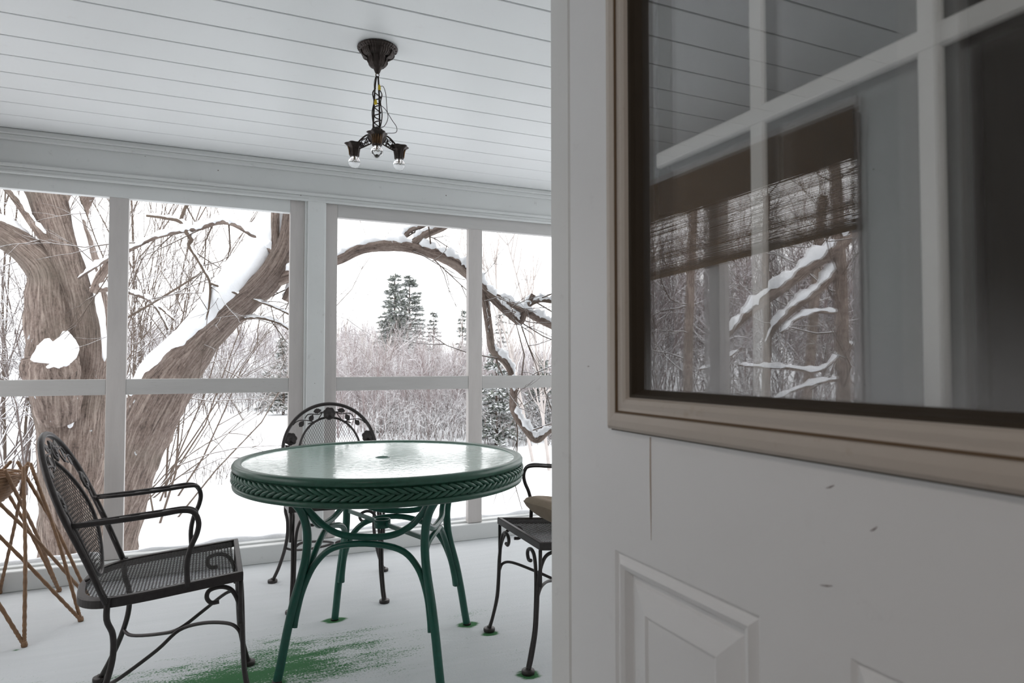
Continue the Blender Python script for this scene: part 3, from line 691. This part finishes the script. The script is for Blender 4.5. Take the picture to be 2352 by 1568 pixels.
for k in range(3):
    a=tocam+k*2*PI/3; ca,sa=math.cos(a),math.sin(a)
    def A(r,z,w=0): return (LX+r*ca-w*sa,LY+r*sa+w*ca,ZB+z)
    b=MB(); b.tube(spline([A(.018,.095),A(.045,.092),A(.068,.078),A(.088,.060)],5),.003,7); b.tube(spline([A(.018,.062),A(.05,.052),A(.072,.046)],4),.0025,7)
    for (r,z,R) in ((.034,.078,.011),(.052,.072,.012),(.068,.062,.009),(.044,.062,.008),(.060,.054,.006)):
        b.tube([A(r+R*math.cos(t),z+R*.8*math.sin(t)) for t in np.linspace(0,2*PI,13)[:-1]],.0018,6,closed=True)
        b.tube([A(r+R*.5*math.cos(t),z+R*.4*math.sin(t),.002) for t in np.linspace(0,4.5,9)],.0015,5)
    b.build('arm',M['bronze'],lf,O)
    c=A(.093,0); b=MB()
    b.lathe([(.0125,.018),(.0165,.020),(.0175,.034),(.0195,.046),(.0235,.056),(.031,.062),(.034,.064),(.031,.067),(.020,.070),(.010,.072)],c,48,lambda a_,z:(.07*math.cos(12*a_) if z<.055 else .10*math.cos(6*a_)))
    cup=b.build('socket_cup',M['bronze'],lf,O)
    b=MB()
    for q in range(6):
        t=a+PI+.35*(q-2.5)+PI
        b.tube([(c[0]+.0175*math.cos(t),c[1]+.0175*math.sin(t),c[2]+.024),(c[0]+.0195*math.cos(t),c[1]+.0195*math.sin(t),c[2]+.044),(c[0]+.024*math.cos(t),c[1]+.024*math.sin(t),c[2]+.055)],[.0016,.0022,.0014],6)
    b.build('gilt_flute',M['gold'],cup,O); 
    b=MB(); R=.0215
    b.lathe([(R*math.sin(t),-R*math.cos(t)) for t in np.linspace(.02,2.45,18)]+[(.0115,.020),(.0115,.028)],(c[0],c[1],c[2]-.002),28,caps=False); bl=b.build('light_bulb',M['bulb'],lf,O)
    b=MB(); b.tube([(c[0],c[1],c[2]+.018),(c[0],c[1],c[2]+.004)],.0022,6); b.tube(spline([(c[0]-.006,c[1],c[2]-.002),(c[0]-.002,c[1],c[2]+.003),(c[0]+.002,c[1],c[2]-.001),(c[0]+.006,c[1],c[2]+.003)],3),.0006,4); b.build('filament',M['filament'],bl,O)

# ------------------------------------------------------------------ rattan stand at the left edge
SX,SY=-.90,3.545
rt=empty('rattan_stand',(SX,SY,0),label='brown rattan stick stand with a woven bowl top at the left edge of the porch',cat='plant stand'); O=(SX,SY,0)
def ropy(P,r,seed):
    P=np.array(P); m=len(P); b=MB(); b.tube(P,[r*(1+.10*((i%2)*2-1)) for i in range(m)],8); return b
for k in range(10):
    a=math.radians(-54+36*k+.5)
    F_=np.array([SX+.430*math.cos(a),SY+.430*math.sin(a),.006])
    for s_ in (35,-100):
        a2=a+math.radians(s_)
        Tp=np.array([SX+.19*math.cos(a2),SY+.19*math.sin(a2),.66]); 
        mid=(F_+Tp)/2+np.array([math.cos(a),math.sin(a),0])*.012
        P=spline([F_,F_*.75+mid*.25,mid,Tp*.7+mid*.3,Tp],12)
        ropy(P,.0072,k).build('stick',M['rattan'],rt,O)
    b=MB(); b.lathe([(.010,0),(.012,.008),(.009,.02)],(F_[0],F_[1],0),10); b.build('bound_foot',M['rattan'],rt,O)
b=MB()
for k in range(22):
    t=k/21; r=.06+.105*t**.6; z=.50+.125*t**1.3
    b.tube([(SX+r*(1+.015*math.cos(9*q+k*PI))*math.cos(q),SY+r*(1+.015*math.cos(9*q+k*PI))*math.sin(q),z) for q in np.linspace(0,2*PI,49)[:-1]],.0042,6,closed=True)
b.build('woven_bowl',M['rattan'],rt,O)

# ------------------------------------------------------------------ outdoors: snow ground
GZ=-.80
def ground_z(x,y):
    d=np.sqrt(x*x+y*y)
    h=GZ+.06*np.sin(x*.35+1)*np.cos(y*.27)+.03*np.sin(x*1.1+y*.7)
    # far hillside towards the left of the view, gentle rise everywhere beyond the field
    h=h+np.clip((d-26)/40,0,1)**1.3*3.2
    return h
b=MB()
rr=np.concatenate([np.linspace(.0,12,40),np.linspace(12.5,40,50),np.linspace(42,160,30)])
xs=np.concatenate([-rr[::-1],rr[1:]]); ys=np.concatenate([[-14],rr+0.0])
Xg,Yg=np.meshgrid(xs,ys,indexing='ij'); Zg=ground_z(Xg,Yg)
n2=len(ys); idx=np.arange(len(xs)*n2).reshape(len(xs),n2)
Fg=np.stack([idx[:-1,:-1],idx[1:,:-1],idx[1:,1:],idx[:-1,1:]],2).reshape(-1,4)
b.add(np.stack([Xg,Yg,Zg],2).reshape(-1,3),Fg); g=b.build('ground',M['snow']); st(g)
b=MB(); b.box((XL-.1,YH,-1.0),(XR+.1,YW+.1,-.09)); st(b.build('trim_7',M['siding']))

# ------------------------------------------------------------------ branches
def snowcap(mb,P,R,k=1.0,lift=.55,seed=0,breaks=True):
    """snow lying along the upper side of a limb"""
    P=np.asarray(P); T=np.gradient(P,axis=0); T/=np.linalg.norm(T,axis=1)[:,None]+1e-9
    up=np.array([0,0,1.0])-T*T[:,2:3]; ln=np.linalg.norm(up,axis=1); up/=ln[:,None]+1e-9
    rs=np.random.RandomState(seed); m=len(P); i=np.arange(m)
    amp=(.75+.25*np.sin(i*.9+seed)+.18*np.sin(i*2.3+seed*2))*np.clip(ln*1.6,0,1)
    e=np.minimum(1,np.minimum(i+.3,m-1-i+.3)/2.5)
    rad=np.maximum(R*k*amp*e,1e-4)
    mb.tube(P+up*(R*lift+rad*.35)[:,None],rad,10,noise=.16,seed=seed)
def px_path(pts,d):
    """survey points (px,py,halfwidth px[,depth]) -> metres"""
    P=[];R=[]
    for q in pts:
        dd=q[3] if len(q)>3 else d
        P.append(far(q[0],q[1],dd)); R.append(q[2]/FPX*dd)
    return np.array(P),np.array(R)
def smooth(P,R,m=6):
    S=spline(np.concatenate([P,R[:,None]],1),m); return S[:,:3],np.maximum(S[:,3],1e-4)
class Twigs:
    def __init__(s): s.g={}
    def put(s,P,R): s.g.setdefault(len(P),[]).append((P,R))
    def grow(s,p,d,L,r,depth,rs,up=.25,spread=.7,k=5,kids=(3,5),wob=.16):
        P=[np.array(p,float)]; d=np.array(d,float); d/=np.linalg.norm(d)
        for i in range(k-1):
            d=d+rs.normal(0,wob,3)+np.array([0,0,up*.18]); d/=np.linalg.norm(d); P.append(P[-1]+d*L/(k-1))
        P=np.array(P); s.put(P,np.linspace(r,r*.35,k))
        if depth>0:
            for _ in range(rs.randint(kids[0],kids[1]+1)):
                t=rs.uniform(.25,.95); i=int(t*(k-1)); f=t*(k-1)-i; q=P[i]*(1-f)+P[min(i+1,k-1)]*f
                dd=(P[min(i+1,k-1)]-P[i]); dd/=np.linalg.norm(dd)+1e-9
                nd=dd+rs.normal(0,spread*.55,3); nd/=np.linalg.norm(nd)
                s.grow(q,nd,L*rs.uniform(.35,.65),r*.55,depth-1,rs,up,spread,k if depth>1 else max(3,k-1),kids,wob)
    def mesh(s,mb,n=4):
        for k,l in s.g.items(): mb.tubes(np.array([a for a,_ in l]),np.array([c for _,c in l]),n)
# --- the old maple
D0=6.0
BASE=far(200,1325,6.0); BASE[2]=GZ
mp=empty('maple_tree',BASE,label='big old maple with two trunks and arching snow covered limbs just outside the screens',cat='tree')
TR=[ # name, pts, snow factor, bark?
 ('trunk',[(185,1420,120),(180,1330,88),(172,1240,70),(168,1130,66),(172,1000,64),(188,900,52),(203,800,42),(193,700,46),(168,600,50),(142,520,49),(116,440,47),(96,370,44),(60,250,38),(20,120,30)],.0),
 ('trunk',[(175,1400,90),(168,1250,48,5.95),(152,1120,50,5.9),(138,1000,46,5.9),(128,900,52,5.9),(124,800,54,5.9),(117,700,50,5.9),(108,625,42,5.9),(62,575,34,5.85),(10,540,29,5.8),(-60,500,25,5.7),(-150,440,20,5.6)],.0),
 ('leaning_trunk',[(215,1400,95,5.8),(240,1290,64,5.7),(265,1180,58,5.6),(300,1070,58,5.5),(338,970,60,5.4),(380,890,57,5.35),(430,820,48,5.3),(500,742,38,5.2),(568,685,31,5.1),(618,640,31,5.0),(652,590,29,5.0),(668,535,23,5.0),(674,470,21,5.0),(672,390,19,5.0),(662,300,15,5.0)],.0),
 ('limb',[(634,600,13,5.0),(633,560,10,5.0),(632,490,9,5.0),(636,400,8,5.0),(640,300,7,5.0)],.0),
 ('limb',[(628,648,16,5.0),(700,617,14,4.95),(774,597,12,4.9),(833,570,12.5,4.9),(915,564,13,4.9),(984,578,12.5,4.9),(1036,600,13.5,4.9),(1076,628,14,4.9),(1110,663,11,4.9),(1142,695,9,4.9),(1175,725,8.5,4.9),(1195,738,8,4.9),(1206,712,7.5,4.9),(1225,676,6,4.9)],1.0),
 ('limb',[(1140,680,6),(1190,706,8),(1230,728,9),(1270,748,9),(1330,775,8),(1400,800,7)],1.1),
 ('limb',[(1205,706,5,4.9),(1238,690,5,4.9),(1275,692,5,4.9),(1330,690,4,4.9)],1.3),
 ('limb',[(1100,650,10,4.9),(1115,700,9,4.9),(1124,760,9,4.9),(1132,805,8.5,4.9),(1160,830,8,4.9),(1176,862,8,4.9),(1180,900,9,4.85),(1180,940,9,4.85),(1205,982,8,4.8),(1232,1010,8,4.8),(1262,990,6,4.8),(1300,985,5,4.8)],1.2),
 ('limb',[(922,556,7,4.9),(940,530,6,4.9),(971,518,5.5,4.9),(1020,492,5,4.9),(1080,470,4,4.9)],1.2),
 ('limb',[(950,560,10,4.9),(975,540,9.5,4.9),(1019,520,9,4.9),(1080,480,8,4.9),(1150,420,7,4.9)],.9),
 ('limb',[(640,600,9,5.0),(628,582,6,5.0),(585,543,6,5.0),(535,514,6,5.0),(500,511,5.5,5.0),(457,525,5,5.0),(414,532,4.5,5.0),(357,546,4,5.0),(296,575,4,5.0),(240,600,3,5.1),(180,640,2.5,5.1)],1.6),
 ('limb',[(337,495,3,5.0),(375,500,3.5,5.0),(414,509,4.5,5.0),(430,535,6,5.0),(439,550,5,5.0),(434,564,4,5.0),(450,590,3,5.0),(464,614,3,5.0),(482,650,2.8,5.0),(480,703,2.2,5.0),(475,728,1.8,5.0)],.8),
 ('limb',[(414,509,4,5.0),(424,480,3.5,5.0),(434,460,3.5,5.0),(450,400,3,5.0)],0),
 ('limb',[(482,650,2.6,5.0),(520,664,2.5,5.0),(557,680,2.4,5.0),(610,698,2.2,5.0),(660,720,2,5.0),(720,760,1.6,5.0)],.8),
 ('limb',[(215,672,10),(228,640,10),(246,610,9),(262,570,7),(275,520,5)],0.9),
 ('limb',[(222,664,8),(246,664,6),(293,671,4),(328,682,4),(350,696,3.5),(370,725,2.5),(386,757,2)],1.2),
 ('limb',[(345,692,2.6),(372,710,2.4),(400,735,2)],1.0),
 ('limb',[(293,729,2.4,5.6),(380,678,2.4,5.4),(468,623,2.2,5.2)],0),
 ('limb',[(130,590,13,5.9),(118,570,11,5.85),(89,532,9,5.8),(53,482,8,5.8),(18,432,7,5.8),(-20,370,6,5.8)],.7),
 ('limb',[(160,560,22,6.1),(180,510,18,6.1),(190,470,16,6.1),(212,430,14,6.1),(240,370,12,6.1)],1.3),
 ('limb',[(655,690,9,5.1),(675,655,8,5.1),(720,640,6,5.1)],1.0),
 ('limb',[(540,735,3,5.15),(590,730,3.2,5.1),(640,742,2.8,5.1),(690,775,2.2,5.1)],1.0),
]
rs=np.random.RandomState(5); tw=Twigs(); snow=MB(); cnt=0
for nm,pts,sf in TR:
    P,R=px_path(pts,D0 if nm!='limb' or len(pts[0])>3 else (4.9 if pts[0][0]>1000 else 5.6)); P,R=smooth(P,R,8)
    b=MB(); b.tube(P,R,28 if nm!='limb' else 12,noise=.09 if nm!='limb' else .10,seed=cnt)
    b.build(nm,M['bark'] if R.max()>.02 else M['limb'],mp,BASE)
    if sf: snowcap(snow,P,R*1.0+.006,sf*.95,seed=cnt)
    if nm=='limb':
        for _ in range(max(2,int(len(P)/9))):
            i=rs.randint(len(P)//5,len(P)-1); tdir=P[i+1]-P[i] if i+1<len(P) else P[i]-P[i-1]; tdir/=np.linalg.norm(tdir)+1e-9
            dd=tdir*.5+np.array([rs.normal(0,.6),rs.normal(0,.35),rs.normal(.1,.7)])
            tw.grow(P[i],dd,rs.uniform(.35,.9),min(R[i]*.45,.006),2,rs,up=-.1,spread=.9,kids=(2,3))
    cnt+=1
# deep snow on the leaning trunk
P,R=px_path([(300,905,10,5.25),(345,850,24,5.25),(400,802,28,5.25),(455,752,34,5.2),(510,690,42,5.15),(560,632,44,5.1),(600,575,42,5.1),(625,520,34,5.1),(640,470,24,5.1),(650,430,10,5.1)],5.2); P,R=smooth(P,R,8)
snow.tube(P,R,20,noise=.12,seed=77)
# snow lines down the right hand trunk, and the forked stem, limb at left
for pts in ([(165,450,8,5.9),(185,540,10,5.9),(208,620,8,5.9),(228,700,8,5.9),(238,760,6,5.9),(240,830,4,5.9)],[(-90,470,20,5.75),(0,515,22,5.8),(50,548,20,5.85),(95,590,12,5.85)],[(170,440,12,6.05),(180,500,16,6.05),(170,560,10,6.0)],
            [(160,985,8,5.8),(168,950,7,5.8),(178,915,4,5.8)],[(290,960,7,5.5),(310,930,6,5.45),(322,900,5,5.4)]):
    P,R=px_path(pts,6); P,R=smooth(P,R,8); R[0]*=.2; R[-1]*=.2; snow.tube(P,R,10,noise=.25,seed=len(pts))
# stub with its snow cap
P,R=px_path([(135,960,40,5.75),(128,900,50,5.65),(122,850,56,5.6),(120,822,56,5.58)],5.6); P,R=smooth(P,R,6)
b=MB(); b.tube(P,R,24,noise=.12,seed=9); b.build('broken_stub',M['bark'],mp,BASE)
P,R=px_path([(92,838,20,5.55),(110,828,34,5.52),(128,815,40,5.52),(148,802,32,5.55),(152,778,16,5.58),(150,760,5,5.58)],5.6); P,R=smooth(P,R,6); R[0]*=.4
snow.tube(P,R,18,noise=.15,seed=13)
snow.build('snow_cover',M['snow_tree'],mp,BASE)
b=MB(); tw.mesh(b,4); o=b.build('twigs',M['twig'],mp,BASE); o['kind']='stuff'

# --- drooping outer twigs of the maple filling the upper panes and snowy shrub stems at left
def shrub(name,label,cat,cx,cy,n,h,r,lean,mat,seed,depth=2,kids=(2,4),up=.4,kind=None,spread=.8,rad=.5,group=None,k=5):
    rs=np.random.RandomState(seed); t=Twigs(); z=float(ground_z(np.array(cx),np.array(cy)))
    for _ in range(n):
        d=np.array([lean[0]+rs.normal(0,.28),lean[1]+rs.normal(0,.2),1.0+rs.normal(0,.15)])
        t.grow((cx+rs.normal(0,rad),cy+rs.normal(0,rad),z-.05),d,h*rs.uniform(.6,1.1),r,depth,rs,up,spread,k,kids)
    b=MB(); t.mesh(b,4); o=b.build(name,mat,None,(cx,cy,z)); o.location=(cx,cy,z); tag(o,label,cat,group,kind); return o
def gp(px,d): 
    q=far(px,834,d); return q[0],q[1]
def strip(name,label,pxs,ds,n,h,r,mat,seed,depth=2,kids=(2,4),lean=(0,0),up=.4,spread=.7,hvar=.4,k=5):
    rs=np.random.RandomState(seed); t=Twigs()
    for _ in range(n):
        px=rs.uniform(*pxs); d=rs.uniform(*ds); x,y=gp(px,d); z=float(ground_z(np.array(x),np.array(y)))
        dd=np.array([lean[0]+rs.normal(0,.2),lean[1]+rs.normal(0,.15),1.0])
        t.grow((x,y,z-.05),dd,h*rs.uniform(1-hvar,1+hvar),r*rs.uniform(.6,1.3),depth,rs,up,spread,k,kids)
    b=MB(); t.mesh(b,3 if d>15 else 4); x,y=gp(sum(pxs)/2,sum(ds)/2); o=b.build(name,mat,None,(x,y,GZ)); o.location=(x,y,GZ); tag(o,label,'bushes',None,'stuff'); return o
strip('brush_thicket','dense mauve leafless thicket below the pair of tall pines',(715,1560),(17,29),1500,1.7,.012,M['brush'],21,2,(5,7),up=.45,spread=1.0)
strip('brush_thicket','low snow covered brush at the edge of the open field',(850,1560),(15.5,18),420,.8,.009,M['brush_snowy'],22,2,(3,5),up=.2,spread=1.0)
strip('brush_thicket','pale far hillside brush above the snow field',(180,900),(40,60),800,2.0,.03,M['brush_far'],23,2,(3,5),up=.6)
strip('brush_thicket','snow dusted bushes at the far edge of the field left of the post',(380,700),(24,34),500,1.2,.013,M['brush_snowy'],24,2,(4,6),up=.3,spread=1.0)
strip('brush_thicket','tangled snowy branches behind the old maple',(-420,235),(9,15),150,3.0,.016,M['brush_snowy'],25,3,(3,4),lean=(.15,0),up=.15,spread=1.1)
strip('brush_thicket','snow laden twigs arching low over the field between the trunks',(230,420),(8.0,11.5),34,3.0,.013,M['twig'],26,3,(3,4),lean=(.35,.0),up=-.1,spread=.9)
strip('dry_weeds','thin dry weed stalks poking through the snow of the field',(430,530),(10.5,13),60,.32,.004,M['twig'],27,1,(1,3),up=.4,spread=.8)
# thin saplings standing behind the leaning trunk
for i,(px,d,h) in enumerate(((322,12,6.5),(338,13,6.0),(300,14,6.5),(18,11,6),(60,12,6.5),(250,12.5,6.5))):
    x,y=gp(px,d); rs2=np.random.RandomState(100+i); t=Twigs(); z=float(ground_z(np.array(x),np.array(y)))
    t.grow((x,y,z-.05),(.04,0,1),h,.026,3,rs2,.5,.75,9,(4,5),.05)
    b=MB(); t.mesh(b,5); o=b.build('sapling',M['twig'],None,(x,y,z)); o.location=(x,y,z)
    tag(o,['slender bare sapling just right of the first mullion','slender bare sapling between the first mullion and the leaning trunk','bare sapling hidden partly by the first mullion','bare sapling at the far left edge of the view','bare sapling left of the maple trunk','bare sapling behind the right side of the maple trunk'][i],'tree','bare saplings behind the maple')
# pale birches in the thicket
for i,(px,d,h,ln) in enumerate(((800,20,2.4,.05),(830,20,2.3,.12),(850,19,2.1,.25),(1060,20,2.2,-.05),(1000,21,2.1,.06),(1225,13,3.4,-.22),(1262,12,3.0,-.18))):
    x,y=gp(px,d); rs2=np.random.RandomState(200+i); t=Twigs(); z=float(ground_z(np.array(x),np.array(y)))
    t.grow((x,y,z-.05),(ln,0,1),h,.030 if i<5 else .035,2,rs2,.3,.6,8,(6,8),.06)
    b=MB(); t.mesh(b,5); o=b.build('birch_tree',M['birch'],None,(x,y,z)); o.location=(x,y,z)
    tag(o,['pale birch close to the left stile of the middle pane','pale birch second from the left stile of the middle pane','leaning pale birch in the left half of the middle pane','small pale birch near the right mullion of the middle pane','small pale birch right of the pines','snowy birch leaning left in the right hand pane','snowy birch by the edge of the door'][i],'tree','pale birches in the thicket')
# evergreens
def conifer(px,d,top_py,label,mat,seed,width=.30,layers=26,dens=9,gap=.0,base_py=None,needle=.16,flat=.25):
    x,y=gp(px,d); z0=float(ground_z(np.array(x),np.array(y))); ztop=far(px,top_py,d)[2]; Hh=ztop-z0
    root=empty('evergreen_tree',(x,y,z0),label=label,cat='tree'); rs=np.random.RandomState(seed)
    b=MB(); b.tube([(x,y,z0),(x,y,z0+Hh*.5),(x,y,z0+Hh*.98)],[Hh*.018,Hh*.012,Hh*.002],8); b.build('trunk',M['limb'],root,(x,y,z0))
    V=[];Fc=[];c=0; limbs=[]
    for L in range(layers):
        t=(L+rs.uniform(-.3,.3))/layers; t=min(max(t,0.02),.99); zz=z0+Hh*(.08+.90*t); rad=Hh*width*(1-t)**.75*rs.uniform(.75,1.1)+Hh*.015
        nb=max(4,int(dens*(1-.5*t)))
        for q in range(nb):
            if rs.rand()<gap: continue
            a=rs.uniform(0,2*PI); rl=rad*rs.uniform(.65,1.1); droop=-flat*rl*(1-t)+.25*rl*t
            tip=np.array([x+rl*math.cos(a),y+rl*math.sin(a),zz+droop]); p0=np.array([x,y,zz])
            limbs.append([p0,(p0+tip)/2+np.array([0,0,.06*rl]),tip])
            m=int(18+rl/needle*16)
            for _ in range(m):
                s_=rs.uniform(.12,1)**.8; p=p0+(tip-p0)*s_+np.array([0,0,.06*rl*4*s_*(1-s_)])
                dirn=np.array([math.cos(a)+rs.normal(0,.7),math.sin(a)+rs.normal(0,.7),rs.normal(.05,.35)]); dirn/=np.linalg.norm(dirn)
                ln=needle*rs.uniform(.6,1.3)*(1.1-.3*s_); sd=np.cross(dirn,[rs.normal(),rs.normal(),rs.normal()+1.5]); sd/=np.linalg.norm(sd)+1e-9
                w_=ln*.16
                V+= [p-sd*w_,p+sd*w_,p+dirn*ln]; Fc.append((c,c+1,c+2)); c+=3
    b=MB(); b.add(np.array(V),np.array(Fc),smooth=False); b.build('foliage',mat,root,(x,y,z0))
    b=MB(); b.tubes(np.array(limbs),np.tile([Hh*.004,Hh*.003,Hh*.001],(len(limbs),1)),4); b.build('boughs',M['limb'],root,(x,y,z0))
conifer(906,36,624,'tall pine, left one of the pair rising above the thicket',M['pine'],31,.24,30,14,.28,needle=.30,flat=.15)
conifer(940,37,624,'tall pine, right one of the pair rising above the thicket',M['pine'],32,.24,30,14,.28,needle=.30,flat=.15)
conifer(996,38,708,'smaller hazy pine right of the pair of tall pines',M['pine_snow'],33,.16,18,7,.1,needle=.26)
conifer(1062,38,706,'narrow hazy spruce beside the mullion of the right bay',M['pine'],34,.12,18,6,.1,needle=.26)
conifer(1150,38,700,'narrow hazy spruce in the right hand pane',M['pine_snow'],35,.12,18,6,.1,needle=.26)
conifer(652,24,770,'snow laden spruce beside the left side of the post',M['pine_snow'],36,.20,20,9,needle=.2)
conifer(615,26,850,'small snow laden spruce at the edge of the field',M['pine_snow'],37,.30,14,9,needle=.2)
conifer(900,19,925,'low snow laden spruce behind the back chair',M['pine_snow'],38,.55,12,11,needle=.18)
conifer(1000,20,935,'low snow laden spruce right of the back chair',M['pine_snow'],39,.5,12,11,needle=.18)
conifer(1140,16,800,'bushy snow laden spruce in the right hand pane',M['pine_snow'],40,.34,18,11,needle=.16)
conifer(1245,17,820,'bushy snow laden spruce at the edge of the door',M['pine_snow'],41,.34,18,11,needle=.16)

# ------------------------------------------------------------------ woods beyond the left end window (seen mirrored in the door glass)
def mir(p): q=np.array(p,float); q[...,0]=2*DX-q[...,0]; return q
def side_tree(pts,d,label,seed,snowf=0,mat='bark',ntw=10,limbs=()):
    P,R=px_path(pts,d); P=mir(P); P,R=smooth(P,R,6); bz=P[0].copy(); bz[2]=GZ
    root=empty('woodland_tree',bz,label=label,cat='tree'); b=MB(); b.tube(P,R,14,noise=.08,seed=seed); b.build('trunk',M[mat],root,bz)
    if snowf: b=MB(); snowcap(b,P,R+.005,snowf,seed=seed); b.build('snow_cover',M['snow_tree'],root,bz)
    sn=MB()
    for li,(lp,sf) in enumerate(limbs):
        LP_,LR=px_path(lp,d); LP_=mir(LP_); LP_,LR=smooth(LP_,LR,6); lb=MB(); lb.tube(LP_,LR,10,noise=.1,seed=li); lb.build('limb',M['bark'],root,bz); snowcap(sn,LP_,LR+.004,sf,seed=li+seed)
    if limbs: sn.build('snow_cover',M['snow_tree'],root,bz)
    rs=np.random.RandomState(seed); t=Twigs()
    for _ in range(ntw):
        i=rs.randint(len(P)//4,len(P)); t.grow(P[i],(rs.normal(0,.5),rs.normal(0,.7),rs.normal(.4,.5)),rs.uniform(.8,1.8),.012,2,rs,.2,.8)
    b=MB(); t.mesh(b,4); b.build('twigs',M['twig'],root,bz)
side_tree([(1938,1260,18),(1932,900,16),(1925,640,15),(1915,420,13),(1900,250,10)],7.5,'dark straight tree with snow covered limbs drooping left, mirrored in the door glass',61,limbs=(
 ([(1985,480,17),(1930,556,16),(1860,608,15),(1790,660,14),(1735,700,12),(1690,742,9),(1655,785,6),(1636,815,3)],1.1),
 ([(1930,600,12),(1880,660,11),(1820,705,10),(1780,745,8),(1755,790,4)],1.1),
 ([(1930,720,4),(1870,716,4),(1820,735,4),(1790,765,3)],1.6),([(1935,800,4),(1880,850,4),(1800,845,4),(1730,842,3),(1690,838,2)],1.6),
 ([(1930,870,4),(1870,880,4),(1800,905,3),(1750,935,2)],1.6),([(1925,850,4),(1948,800,4),(1940,790,4),(1920,815,4),(1905,860,3)],1.5),
 ([(1700,800,3),(1650,830,3),(1600,850,2)],1.5)))
side_tree([(1800,1200,12),(1850,900,11),(1870,640,11),(1885,450,10)],10,'thin dark tree trunk under the shade in the mirrored window',63)
side_tree([(1572,1200,12),(1576,900,11),(1580,700,10),(1590,480,9)],11,'grey tree trunk left in the mirrored window',64)
side_tree([(1745,1100,10),(1760,800,9),(1755,600,8),(1760,450,7)],12,'thin grey tree trunk in the middle of the mirrored window',65)
rs=np.random.RandomState(71); t=Twigs()
for _ in range(210):
    px=rs.uniform(1300,2100); d=rs.uniform(22,34); q=mir(far(px,834,d)); t.grow((q[0],q[1],GZ-.05),(rs.normal(0,.1),rs.normal(0,.1),1),rs.uniform(3.0,6.5),.045,2,rs,.4,.8,6,(6,8))
b=MB(); t.mesh(b,3); o=b.build('woodland_brush',M['brush'],None,(-18,12,GZ)); o.location=(-18,12,GZ); tag(o,'tangled leafless woodland brush mirrored in the door glass','bushes',None,'stuff')
t=Twigs()
for _ in range(110):
    px=rs.uniform(1380,2040); d=rs.uniform(15,21); q=mir(far(px,834,d)); t.grow((q[0],q[1],GZ-.05),(rs.normal(0,.4),rs.normal(0,.4),1),rs.uniform(1.2,3.2),.012,2,rs,.1,1.0,5,(3,5))
b=MB(); t.mesh(b,4); o=b.build('woodland_brush',M['brush_snowy'],None,(-7,5,GZ)); o.location=(-7,5,GZ); tag(o,'snow laden brush nearest the end window, mirrored in the door glass','bushes',None,'stuff')
